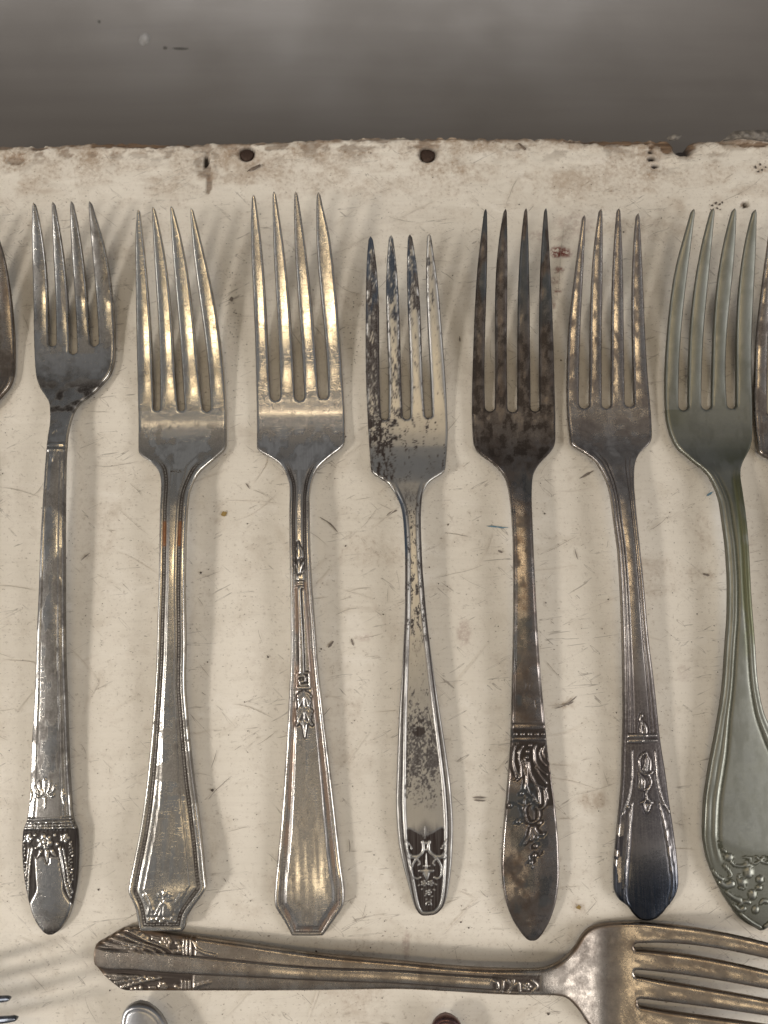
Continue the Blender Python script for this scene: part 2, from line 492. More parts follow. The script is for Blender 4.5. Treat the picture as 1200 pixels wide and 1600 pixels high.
    def strokes(name, items, mat):
        vs, fs = [], []
        for pts, w in items:
            P = np.array([at(a, b, 0) for a, b in pts]); k = len(P)
            T = np.gradient(P, axis=0); T /= np.linalg.norm(T, axis=1)[:, None] + 1e-12
            Nn = np.stack([-T[:, 1], T[:, 0]], -1)
            tt = np.linspace(0, 1, k)
            ww = w * (np.sin(np.pi * np.clip(tt * .94 + .03, 0, 1)) ** .6) * np.array([rnd.uniform(.6, 1.2) for _ in range(k)])
            o = len(vs); z = 0.00028 + rnd.uniform(0, .00006)
            for i in range(k):
                a = P[i] + Nn[i] * ww[i]; b = P[i] - Nn[i] * ww[i]
                vs += [(a[0], a[1], z), (b[0], b[1], z)]
            fs += [(o + 2*i, o + 2*i + 1, o + 2*i + 3, o + 2*i + 2) for i in range(k - 1)]
        F = np.array(fs)[:, ::-1]
        o = link(name, make_mesh(name, np.array(vs), F, mat, smooth=False), root); o['kind'] = 'stuff'

    def curve(x, y, ang, ln, bend, k=9):
        pts = []; a = ang
        for i in range(k):
            pts.append((x, y)); x += math.cos(a) * ln / k; y += math.sin(a) * ln / k; a += bend / k + rnd.uniform(-.12, .12)
        return pts
    fine, coarse, pale = [], [], []
    for i in range(300):
        x, y = rnd.uniform(-80, 1280), rnd.uniform(300, 1640)
        ang = rnd.choice([rnd.gauss(-.55, .25), rnd.gauss(-.05, .2), rnd.gauss(.9, .4), rnd.uniform(-1.6, 1.6)])
        ln = min(150, rnd.lognormvariate(3.2, .75))
        fine.append((curve(x, y, ang, ln, rnd.uniform(-.5, .5)), rnd.uniform(.00004, .000085)))
    for i in range(12):
        x, y = rnd.uniform(0, 1200), rnd.uniform(330, 1600)
        coarse.append((curve(x, y, rnd.choice([-.6, .1, 1.0]) + rnd.gauss(0, .3), rnd.uniform(6, 24), rnd.uniform(-.6, .6), 6), rnd.uniform(.00006, .00016)))
    for i in range(110):
        x, y = rnd.uniform(0, 1200), rnd.uniform(330, 1600)
        pale.append((curve(x, y, rnd.gauss(-.3, .5), rnd.uniform(20, 110), rnd.uniform(-.4, .4)), rnd.uniform(.00006, .00014)))
    coarse += [(curve(127, 876, -.75, 22, .1, 6), .0002), (curve(513, 1012, -.9, 16, .4, 6), .00035), (curve(549, 998, 1.3, 14, .2, 5), .0003), (curve(604, 806, -.6, 22, .2, 6), .0004),
               (curve(866, 1107, -.25, 46, -.2, 8), .0002), (curve(876, 1104, -.35, 24, -.2, 8), .0003), (curve(738, 1246, 0.02, 26, 0, 6), .0002), (curve(740, 1250, 0.02, 22, 0, 6), .0002), (curve(990, 1360, -.03, 70, .05, 8), .00015),
               (curve(1097, 897, .15, 14, 0, 5), .0004), (curve(778, 860, .6, 10, 0, 5), .0003), (curve(718, 526, 1.5, 12, 0, 4), .0002), (curve(361, 466, 1.2, 8, 0, 4), .0007),
               (curve(500, 808, .6, 44, .1, 7), .0002), (curve(384, 755, .9, 14, 0, 5), .0002), (curve(905, 748, -.5, 30, .2, 6), .0003), (curve(545, 1310, 1.4, 26, .3, 6), .0001),
               (curve(470, 1170, -.9, 90, .1, 9), .00013), (curve(325, 1250, -.9, 60, .2, 9), .00008), (curve(330, 1200, -1.2, 36, 0, 6), .00008)]
    strokes("scratch_marks", fine, plain("dirt_in_scratches", (0.47, 0.42, 0.355), .8, 0, 900, .6))
    strokes("scuff_marks", coarse, plain("dark_scuffs", (0.24, 0.205, 0.175), .8, 0, 900, .4))
    strokes("pale_scratches", pale, plain("pale_scratches", (0.72, 0.66, 0.58), .6))
    strokes("pen_mark", [(curve(760, 822, .1, 38, -.35, 9), .00022), (curve(1103, 775, -.5, 14, .2, 5), .0003)], plain("blue_pen", (0.13, 0.25, 0.33), .6))
    strokes("yellow_spot", [(curve(346, 805, -.35, 10, 0, 5), .0008), (curve(352, 800, 1.2, 6, 0, 4), .0005), (curve(900, 1418, -.2, 10, 0, 4), .0006)], plain("mustard_spot", (0.30, 0.20, 0.06), .6))
    vs, fs = [], []
    def spot(px, py, r):
        x, y = at(px, py, 0); o = len(vs); K = 7; ph = rnd.uniform(0, 6)
        el = rnd.uniform(.5, 1); vs.append((x, y, .0003))
        for i in range(K):
            a = 2 * math.pi * i / K; q = r * rnd.uniform(.6, 1.1)
            u, w = q * math.cos(a), q * el * math.sin(a)
            vs.append((x + u * math.cos(ph) - w * math.sin(ph), y + u * math.sin(ph) + w * math.cos(ph), .00026))
        fs.extend([(o, o + 1 + i, o + 1 + (i + 1) % K, o + 1 + (i + 1) % K) for i in range(K)])
    for i in range(900):
        spot(rnd.uniform(-60, 1260), rnd.uniform(240, 1640), min(.0006, rnd.lognormvariate(math.log(.00013), .45)))
    for px, py, r in ((1112, 322, .0006), (1118, 318, .0005), (1124, 320, .0006), (1120, 326, .0004), (1128, 317, .0004), (1125, 328, .0004), (1110, 328, .0003), (1180, 262, .0006), (1187, 258, .0005),
                      (1190, 266, .0006), (1184, 269, .0004), (1196, 262, .0004), (103, 872, .0005), (314, 895, .0004), (720, 1440, .0004), (1015, 1355, .0003), (362, 467, .0007)):
        spot(px, py, r)
    for i in range(70):
        spot(rnd.gauss(360, 14), rnd.gauss(500, 45), rnd.uniform(.0001, .00022))
        spot(rnd.gauss(548, 14), rnd.gauss(520, 40), rnd.uniform(.0001, .0002))
    o = link("dirt_specks", make_mesh("dirt_specks", np.array(vs), np.array(fs), plain("dirt_specks", (0.10, 0.08, 0.065), .8), smooth=False), root)
    o['kind'] = 'stuff'


build_board()


# ---------------------------------------------------------------- forks
class Fork:
    pass


def seg_dist(P, A, B, chunk=4000):
    """distance of points P (n,2) to nearest of segments A->B; returns d, index, t"""
    P = P.astype(np.float32); A = A.astype(np.float32); B = B.astype(np.float32)
    BA = B - A; L2 = (BA ** 2).sum(1) + 1e-12
    d = np.empty(len(P), np.float32); ix = np.empty(len(P), np.int32); tt = np.empty(len(P), np.float32)
    for s in range(0, len(P), chunk):
        Q = P[s:s + chunk]
        rx = Q[:, 0:1] - A[None, :, 0]; ry = Q[:, 1:2] - A[None, :, 1]
        t = np.clip((rx * BA[:, 0] + ry * BA[:, 1]) / L2, 0, 1)
        ex = rx - t * BA[:, 0]; ey = ry - t * BA[:, 1]
        q = ex * ex + ey * ey
        i = q.argmin(1); a = np.arange(len(Q))
        d[s:s + chunk] = np.sqrt(q[a, i]); ix[s:s + chunk] = i; tt[s:s + chunk] = t[a, i]
    return d, ix, tt


def build_fork(spec):
    """spec is measured on the photograph: q runs along the fork, e across it"""
    ax, dr = spec.get('axis', 'y'), spec.get('dir', -1)      # dir: sign of dq from handle end to tips
    q0 = spec['end']
    dq, de = spec.get('shift', (0, 0))
    P = lambda q: dr * (np.asarray(q, float) - q0)           # -> p >= 0 from the handle end
    zf0 = pchip([P(a) for a, _ in spec['z']], [b * MM for _, b in spec['z']])
    zoff = spec.get('zoff', 0.0) * MM
    zf = lambda p: zf0(p) + zoff

    def wpt(p, e, z):
        q = q0 + dr * np.asarray(p) + dq; e = np.asarray(e) + de
        return at(e, q, z) if ax == 'y' else at(q, e, z)
    rows = spec['tine_rows']                                   # [(q, 8 edges)], first is the slot-root row
    tips = spec['tips']                                        # [(q, e)] * 4
    roots = [P(r) for r in spec['roots']]
    p_root = min(roots)
    tipw = spec.get('tipw', 2.6)
    sgn = 1 if rows[0][1][7] > rows[0][1][0] else -1
    pt = [P(t[0]) for t in tips]
    # outer edges
    Lp = [(P(q), e) for q, e in spec['left']]; Rp = [(P(q), e) for q, e in spec['right']]
    Lp += [(pt[0], tips[0][1] - sgn * tipw)]; Rp += [(pt[3], tips[3][1] + sgn * tipw)]
    def outline(pts, pend):
        f = pchip(*zip(*pts)); g = np.arange(0, pend + 1.0, 1.0); v = f(g)
        def blur(sig):
            r = int(3 * sig); k = np.exp(-0.5 * (np.arange(-r, r + 1) / sig) ** 2); k /= k.sum()
            lo = 2 * v[0] - v[1:r + 1][::-1]; hi = 2 * v[-1] - v[-r - 1:-1][::-1]
            return np.convolve(np.concatenate([lo, v, hi]), k, 'valid')
        w1 = sstep(8, 30, g); w2 = sstep(p_root - 12, p_root + 25, g) * sstep(pend, pend - 6, g)
        w = v * (1 - w1) + blur(2.2) * w1
        w = w * (1 - w2) + blur(20) * w2
        return lambda p: np.interp(p, g, w)
    Lf = outline(Lp, pt[0]); Rf = outline(Rp, pt[3])
    E = [Lf]
    for k in range(1, 7):
        j = k // 2
        pr = [(P(q), r[k]) for q, r in rows] + [(pt[j], tips[j][1] + (sgn * tipw if k % 2 else -sgn * tipw))]
        qx = np.array([a for a, _ in pr]); qy = np.array([b for _, b in pr])
        pc = np.polyfit((qx - p_root) / 300.0, qy, 3 if len(pr) > 4 else 2, w=[3] + [1] * (len(pr) - 2) + [4])
        E.append(lambda p, pc=pc: np.polyval(pc, (np.asarray(p, float) - p_root) / 300.0))
    E.append(Rf)

    def tine_edges(j, p):
        a, b = E[2*j](p), E[2*j+1](p)
        for side, si in ((0, j - 1), (1, j)):
            if si < 0 or si > 2: continue
            l, r = E[2*si+1](p), E[2*si+2](p)
            mid = (l + r) / 2
            rr = abs(rows[0][1][2*si+2] - rows[0][1][2*si+1]) / 2
            dl = np.clip((p - roots[si]) / rr, 0, 1)
            f = np.sqrt(np.clip(1 - (1 - dl) ** 2, 0, 1))
            if side == 0: a = mid + (r - mid) * f
            else: b = mid + (l - mid) * f
        rt = 5.0
        k = np.clip((p - (pt[j] - rt)) / rt, 0, 1)
        f = np.sqrt(np.clip(1 - k * k, 0.03, 1))
        c = (a + b) / 2
        return c + (a - c) * f, c + (b - c) * f

    NT_, NB = 17, 5
    ct = 0.5 - 0.5 * np.cos(np.linspace(0, np.pi, NT_)); ct = ct * .6 + np.linspace(0, 1, NT_) * .4
    # ---- tines grids (e-space then plan)
    grids = []                                                 # (name, p (m), t-lateral e (m, n))
    for j in range(4):
        Lj = pt[j] - p_root
        pr = np.concatenate([p_root + 14 * np.linspace(0, 1, 15)[:-1] ** 1.6, np.linspace(p_root + 14, pt[j] - 6, 84)[:-1], pt[j] - 6 + 6 * (1 - (1 - np.linspace(0, 1, 9)) ** 2)])
        a, b = tine_edges(j, pr)
        grids.append(['tine', pr, a, b, ct])
    a0 = [tine_edges(j, np.array([p_root])) for j in range(4)]
    l0, r0 = a0[0][0][0], a0[3][1][0]
    fr = []
    for j in range(4):
        a, b = a0[j][0][0], a0[j][1][0]
        f = ((a + (b - a) * ct) - l0) / (r0 - l0)
        fr += list(f if j == 0 else f[1:])
    fr = np.array(fr)
    nh = spec.get('nrows', 520)
    endspan = spec.get('round_end', 26)
    pr = np.concatenate([endspan * (np.linspace(0, 1, 26)[:-1] ** 1.8), np.linspace(endspan, p_root, nh)])
    a, b = Lf(pr), Rf(pr)
    grids.insert(0, ['body', pr, a, b, fr])

    # ---- plan positions
    ctr0 = wpt(0, (Lf(0) + Rf(0)) / 2, zf(0)); ptm = float(np.mean(pt)); ctr1 = wpt(p_root, (l0 + r0) / 2, zf(p_root))
    O = np.array(ctr0); A = np.array(ctr1) - O; Ln = np.linalg.norm(A); A /= Ln
    B = np.array([A[1], -A[0]])                                # local x (to the right when y points to the tips)

    def to_local(x, y):
        dx, dy = x - O[0], y - O[1]
        return (dx * B[0] + dy * B[1]) / MM, (dx * A[0] + dy * A[1]) / MM     # mm

    G = []
    for nm, pr, a, b, t in grids:
        z = zf(pr)
        lx, ly = to_local(*wpt(pr, a, z)); rx, ry = to_local(*wpt(pr, b, z))
        X = lx[:, None] + (rx - lx)[:, None] * t; Y = ly[:, None] + (ry - ly)[:, None] * t
        hw = np.hypot(rx - lx, ry - ly) / 2
        G.append(dict(nm=nm, p=pr, z=z / MM, X=X, Y=Y, lx=lx, ly=ly, rx=rx, ry=ry, hw=hw, t=t, cx=(lx + rx) / 2))
    # boundary segments
    segA, segB, arc = [], [], []

    def addline(x, y, step=1):
        pts = np.stack([x, y], -1)
        keep = np.unique(np.concatenate([np.arange(0, len(pts), step), [len(pts) - 1]])); pts = pts[keep]
        l = np.concatenate([[0], np.cumsum(np.linalg.norm(np.diff(pts, axis=0), axis=1))])
        segA.append(pts[:-1]); segB.append(pts[1:]); arc.append(np.stack([l[:-1], l[1:]], -1))
    g0 = G[0]
    # handle outline as one line: left side up from the end, and right side up from the end (arc length from the end)
    mid = np.array([[(g0['lx'][0] + g0['rx'][0]) / 2, (g0['ly'][0] + g0['ry'][0]) / 2]])
    for sx, sy in ((g0['lx'], g0['ly']), (g0['rx'], g0['ry'])):
        x = np.concatenate([mid[:, 0], sx]); y = np.concatenate([mid[:, 1], sy])
        idx = np.unique(np.concatenate([np.arange(0, 28), np.arange(28, len(x), 3), [len(x) - 1]]))
        addline(x[idx], y[idx])
    for j in range(4):
        g = G[1 + j]
        gapL = np.ones(len(g['p']), bool); 
        for (sx, sy, si) in ((g['lx'], g['ly'], j - 1), (g['rx'], g['ry'], j)):
            ok = g['p'] >= (roots[si] if 0 <= si <= 2 else -1) - 1e-6
            addline(sx[ok], sy[ok], 2)
    segA = np.concatenate(segA); segB = np.concatenate(segB); arc = np.concatenate(arc)

    # ---- motif helper in local mm, x measured from the row centre
    cxf = lambda y: np.interp(y, g0['ly'], g0['cx'])
    def loc(px, py):
        q = py if ax == 'y' else px
        p = P(q - dq); z = zf(p)
        x, y = to_local(*at(px, py, z))
        return float(x - cxf(y)), float(y)
    F = Fork(); F.loc = loc
    F.s = lambda q: loc(*( (600, q) if ax == 'y' else (q, 1500)))[1]
    mot = spec['relief'](F) if 'relief' in spec else None

    Vs, Fs, PART, TAR, STA = [], [], [], [], []
    base = 0
    th_f = pchip([0, p_root * .5, p_root * .86, p_root, ptm], [2.3, 2.6, 2.4, 2.1, 1.0])
    for gi, g in enumerate(G):
        X, Y = g['X'], g['Y']; m, n = X.shape
        d, ix, tt = seg_dist(np.stack([X.ravel(), Y.ravel()], -1), segA, segB)
        d = d.reshape(m, n); al = (arc[ix, 0] + (arc[ix, 1] - arc[ix, 0]) * tt).reshape(m, n)
        body = g['nm'] == 'body'
        p2 = np.repeat(g['p'][:, None], n, 1)
        th = th_f(g['p'])
        u = (g['t'] * 2 - 1)[None, :] * np.ones((m, 1))
        if body:
            hx = sstep(p_root - 95, p_root - 150, p2)           # 1 on the handle, 0 in the bowl
            crown = spec.get('crown', 0.5) * hx - 0.25 * (1 - hx)
            d[:, 0] = 0; d[:, -1] = 0
            c = crown * (1 - u * u)
            if g['hw'][0] < 0.5:
                c *= sstep(0, 3.0, g['hw'])[:, None]
        else:
            root_b = sstep(p_root + 60, p_root, p2)
            c = 0.28 * (1 - u * u) * (1 - root_b)
            # continue the bowl's hollow across the root
            ub = ((X - G[0]['cx'][-1]) / G[0]['hw'][-1]); c = c - 0.25 * (1 - np.clip(ub, -1, 1) ** 2) * root_b
        r = np.minimum(0.42 * th[:, None], spec.get('edge_r', 0.7)) * np.ones((1, n))
        if not body:
            r = np.minimum(r, np.maximum(g['hw'][:, None] * 0.9, .05))
        k = np.clip(1 - d / r, 0, 1)
        drop = r * (1 - np.sqrt(np.clip(1 - k * k, 0, 1)))
        Z = g['z'][:, None] + c - drop
        tar = np.zeros((m, n)); sta = np.zeros((m, n)); prt = np.zeros((m, n), int)
        xc = X - cxf(Y) if body else X - g['cx'][:, None]
        if body and mot:
            rel, tr, prt = mot(xc, Y, d, al, u, p2, hw=np.repeat(g['hw'][:, None], n, 1))
            Z = Z + 0.75 * rel * sstep(0.0, 0.35, d)
            tar = np.maximum(tar, tr)
        if 'patina' in spec:
            t2, s2 = spec['patina'](F, X, Y, p2, u, gi, d)
            tar = np.clip(np.maximum(tar, t2), 0, 1); sta = s2
        slotwall = 0.35 * (1 - sstep(0.0, 0.5, d))
        tar = np.maximum(tar, slotwall * spec.get('rim', 0.5))
        # bottom
        ui = np.linspace(1, 0, NB + 2)[1:-1] if not body else np.linspace(1, 0, 11)[1:-1]
        lat = np.concatenate([[1.0], ui, [0.0]])
        XB = g['lx'][:, None] + (g['rx'] - g['lx'])[:, None] * lat; YB = g['ly'][:, None] + (g['ry'] - g['ly'])[:, None] * lat
        ub = (lat * 2 - 1)[None, :]
        hwv = np.maximum(g['hw'][:, None], 1e-3)
        db = (1 - abs(ub)) * hwv
        kb = np.clip(1 - db / r[:, :1], 0, 1)
        ztop_edge = g['z'][:, None]
        ZB = ztop_edge - th[:, None] + r[:, :1] * (1 - np.sqrt(np.clip(1 - kb * kb, 0, 1)))
        ZB = np.minimum(ZB, np.concatenate([Z[:, -1:], np.full((m, lat.size - 2), 1e9), Z[:, :1]], 1) - 0.05)
        nbm = lat.size
        row = np.concatenate([np.stack([X, Y, Z], -1), np.stack([XB, YB, ZB], -1)], 1)
        w = n + nbm
        Vs.append(row.reshape(-1, 3))
        TAR.append(np.concatenate([tar, np.full((m, nbm), .45)], 1).ravel()); STA.append(np.concatenate([sta, np.repeat(sta[:, :1], nbm, 1)], 1).ravel())
        id_ = base + np.arange(m * w).reshape(m, w)
        f = np.stack([id_[:-1, :], np.roll(id_, -1, 1)[:-1, :], np.roll(id_, -1, 1)[1:, :], id_[1:, :]], -1)
        keep = np.ones((m - 1, w), bool)
        if not body:
            j = gi - 1
            if j > 0: keep[:, w - 1] = g['p'][1:] > roots[j-1] + 1e-6
            if j < 3: keep[:, n - 1] = g['p'][1:] > roots[j] + 1e-6
        pf = np.full((m - 1, w), 10 + gi)
        if body:
            pp = np.repeat(g['p'][:-1, None], w, 1)
            pf[:] = 0
            pf[pp > P(spec['neck'])] = 1
            sub = np.zeros((m - 1, w), int); sub[:, :n - 1] = np.maximum(np.maximum(prt[:-1, :-1], prt[1:, 1:]), np.maximum(prt[1:, :-1], prt[:-1, 1:]))
            pf = np.where((sub > 0) & (pf == 0), sub, pf)
        Fs.append(f[keep]); PART.append(pf[keep])
        # end caps
        if body:
            capN = nbm
            top = id_[0, :n]; bot = id_[0, n:][::-1]
            tb = np.linspace(0, n - 1, nbm).round().astype(int)
            cf = []
            for i in range(nbm - 1):
                seq = list(top[tb[i]:tb[i+1] + 1])
                for q in range(len(seq) - 1):
                    cf.append((seq[q], bot[i], seq[q+1], seq[q+1]))
                cf.append((seq[-1], bot[i], bot[i+1], bot[i+1]))
            cf = np.array(cf)[:, [0, 1, 2, 3]]
            Fs.append(cf); PART.append(np.zeros(len(cf), int))
        else:
            top = id_[-1, :n]; bot = id_[-1, n:][::-1]
            tb = np.linspace(0, n - 1, nbm).round().astype(int)
            cf = []
            for i in range(nbm - 1):
                seq = list(top[tb[i]:tb[i+1] + 1])
                for q in range(len(seq) - 1):
                    cf.append((seq[q+1], bot[i], seq[q], seq[q]))
                cf.append((bot[i+1], bot[i], seq[-1], seq[-1]))
            Fs.append(np.array(cf)); PART.append(np.full(len(cf), 10 + gi))
        base += m * w
    V = np.concatenate(Vs); F_ = np.concatenate(Fs); PT = np.concatenate(PART); TAR = np.concatenate(TAR); STA = np.concatenate(STA)
    # weld
    key = np.round(V * 2000).astype(np.int64)
    _, first, inv = np.unique(key, axis=0, return_index=True, return_inverse=True)
    inv = inv.ravel()
    V = V[first]; TAR = TAR[first]; STA = STA[first]; F_ = inv[F_]
    # drop degenerate faces
    a, b, c_, d_ = F_.T
    good = ~((a == b) & (c_ == d_)) & ~((a == d_) & (b == c_))
    eq_ab, eq_bc, eq_cd, eq_da = a == b, b == c_, c_ == d_, d_ == a
    F2 = F_.copy()
    F2[eq_ab] = np.stack([b, c_, d_, d_], -1)[eq_ab]
    F2[eq_bc] = np.stack([a, b, d_, d_], -1)[eq_bc]
    F2[eq_da] = np.stack([a, b, c_, c_], -1)[eq_da]
    nd = (eq_ab.astype(int) + eq_bc + eq_cd + eq_da)
    good &= nd <= 1
    F_, PT = F2[good], PT[good]
    # orientation: a handle-top face must look up
    n1 = np.cross(V[F_[:, 1]] - V[F_[:, 0]], V[F_[:, 2]] - V[F_[:, 0]])
    n1 += np.cross(V[F_[:, 2]] - V[F_[:, 0]], V[F_[:, 3]] - V[F_[:, 0]])
    if n1[(PT == 1)][: , 2][: 30].mean() < 0:
        F_ = np.where((F_[:, 2] == F_[:, 3])[:, None], F_[:, [2, 1, 0, 0]], F_[:, ::-1]); n1 = -n1
    VN = np.zeros_like(V)
    for k in range(4):
        ok = np.ones(len(F_), bool) if k < 3 else F_[:, 2] != F_[:, 3]
        np.add.at(VN, F_[ok, k], n1[ok])
    VN /= np.linalg.norm(VN, axis=1)[:, None] + 1e-12

    root = link(spec['name'], None)
    root.location = (O[0], O[1], 0)
    root.rotation_euler = (0, 0, math.atan2(-A[0], A[1]))
    tag(root, spec['label'], 'fork', spec.get('group'))
    names = {0: 'handle', 1: 'bowl', 2: spec.get('n2', 'ornament'), 3: spec.get('n3', 'beaded_border'), 4: spec.get('n4', 'collar'), 5: spec.get('n5', 'raised_rib')}
    hand = None
    for pid in np.unique(PT):
        sel = F_[PT == pid]
        used, iv = np.unique(sel, return_inverse=True)
        me = make_mesh(names.get(int(pid), 'tine'), V[used] * MM, iv.reshape(sel.shape), spec['mat'], VN[used], {'tarnish': TAR[used], 'stain': STA[used]})
        par = root
        if 2 <= pid <= 5: par = hand
        o = link(names.get(int(pid), 'tine'), me, par)
        if pid == 0: hand = o
    cc = np.interp(np.linspace(0, 1, 5), np.linspace(0, 1, len(g0['cx'])), g0['cx'])
    print(spec['name'], 'len mm', round(max(g['ly'].max() for g in G), 1), 'w', round(2 * g0['hw'].max(), 1), 'axis dev', np.round(cc, 1), 'tip x', [round(float(g['cx'][-1]), 1) for g in G[1:]], 'faces', len(F_))
    return root


# ---- relief building blocks (mm)
def stroke_h(x, y, pts, r0, r1, H, prof='round'):
    out = np.zeros_like(x)
    pts = np.asarray(pts, float); n = len(pts)
    R = max(r0, r1)
    m = (x > pts[:, 0].min() - R) & (x < pts[:, 0].max() + R) & (y > pts[:, 1].min() - R) & (y < pts[:, 1].max() + R)
    if not m.any(): return out
    xx, yy = x[m], y[m]; best = np.zeros_like(xx)
    for i in range(n - 1):
        a, b = pts[i], pts[i+1]; v = b - a; L = v @ v + 1e-9
        t = np.clip(((xx - a[0]) * v[0] + (yy - a[1]) * v[1]) / L, 0, 1)
        d = np.hypot(xx - a[0] - t * v[0], yy - a[1] - t * v[1])
        k = (i + t) / max(1, n - 1)
        r = r0 + (r1 - r0) * k
        best = np.maximum(best, np.sqrt(np.clip(1 - (d / r) ** 2, 0, 1)) * np.minimum(1, .35 + r / R))
    out[m] = best * H
    return out


def smooth_pts(pts, k=5):
    pts = np.asarray(pts, float)
    if len(pts) < 3: return pts
    t = np.concatenate([[0], np.cumsum(np.linalg.norm(np.diff(pts, axis=0), axis=1))])
    fx, fy = pchip(t, pts[:, 0]), pchip(t, pts[:, 1])
    s = np.linspace(0, t[-1], (len(pts) - 1) * k + 1)
    return np.stack([fx(s), fy(s)], -1)


def blob_h(x, y, cx, cy, rx, ry, H, rot=0.0):
    out = np.zeros_like(x); R = max(rx, ry)
    m = (abs(x - cx) < R) & (abs(y - cy) < R)
    if m.any():
        dx, dy = x[m] - cx, y[m] - cy; c, s = math.cos(rot), math.sin(rot)
        q = ((dx * c + dy * s) / rx) ** 2 + ((-dx * s + dy * c) / ry) ** 2
        out[m] = H * np.sqrt(np.clip(1 - q, 0, 1))
    return out


class Motif:
    """strokes and blobs traced from one enlarged view: (ox, oy) its corner and k its scale"""
    def __init__(self, F, ox, oy, k, pxmm=5.6):
        self.F, self.ox, self.oy, self.k, self.pm = F, ox, oy, k, pxmm
        self.it = []
    def c(self, a, b):
        return self.F.loc(a / self.k + self.ox, b / self.k + self.oy)
    def mm(self, r):
        return r * 0.80 / self.k / self.pm
    def st(self, pts, r0, r1=None, H=.3):
        self.it.append(('s', smooth_pts([self.c(*p) for p in pts]), self.mm(r0), self.mm(r0 if r1 is None else r1), H)); return self
    def bl(self, a, b, rx, ry=None, H=.35, rot=0.0):
        cx, cy = self.c(a, b)
        self.it.append(('b', cx, cy, self.mm(rx), self.mm(rx if ry is None else ry), H, rot)); return self
    def flower(self, a, b, R, n=5, H=.35, pr=.42, rot=0.0):
        for i in range(n):
            an = rot + 2 * math.pi * i / n
            self.bl(a + R * .62 * math.cos(an), b + R * .62 * math.sin(an), R * pr, None, H)
        self.bl(a, b, R * .30, None, H * 1.2); return self
    def mirror(self, i0=0):
        """mirror the items from i0 on about the fork's axis"""
        for it in list(self.it[i0:]):
            if it[0] == 's':
                q = it[1].copy(); q[:, 0] *= -1; self.it.append(('s', q, *it[2:]))
            else:
                self.it.append(('b', -it[1], *it[2:6], -it[6]))
        return self
    def h(self, x, y):
        out = np.zeros_like(x)
        for it in self.it:
            out = np.maximum(out, stroke_h(x, y, *it[1:]) if it[0] == 's' else blob_h(x, y, *it[1:]))
        return out


def ridge(v, c, w, H):
    return H * np.clip(1 - ((v - c) / w) ** 2, 0, 1)


def groove(v, c, w, H):
    return -H * np.exp(-((v - c) / w) ** 2)


def between(v, a, b, s):
    return sstep(a - s, a + s, v) * (1 - sstep(b - s, b + s, v))


GROUP = "old tarnished forks laid out on the board"


def zrows(tip, mid, root, low, neck, arch, end, ztip=15.5, zend=2.2, zmid=None, zneck=5.4, zarch=7.0, zroot=3.3, zlow=2.5, zm=8.6):
    """height of the top surface along a fork: tips high, bowl on the board, arched neck, handle end down"""
    a = arch
    k = (root - tip) / 333.0; h = (ztip - 2.5) / 15.7
    head = [(root - o * k, 2.5 + dz * h) for o, dz in ((0, 0), (35, .46), (75, 1.4), (115, 2.8), (155, 4.65), (195, 6.8), (235, 9.2), (295, 13.1), (333, 15.7))]
    return [(tip - 12, ztip + .6)] + head[::-1][1:] + [(root + 20, 2.37), (root + 40, 2.52), (low + 8, 2.95), (neck, zneck), (arch, zarch),
            (arch + (end - arch) * .30, zarch * .86), (arch + (end - arch) * .65, zarch * .52 + .4), (arch + (end - arch) * .88, zend + 1.0), (end, zend)]


def dil(h, x, y, r):
    """1 on and close round a motif"""
    m = h(x, y)
    for k in range(8):
        a = k * math.pi / 4; m = np.maximum(m, h(x + r * math.cos(a), y + r * math.sin(a)))
    return np.clip(m * 6, 0, 1)


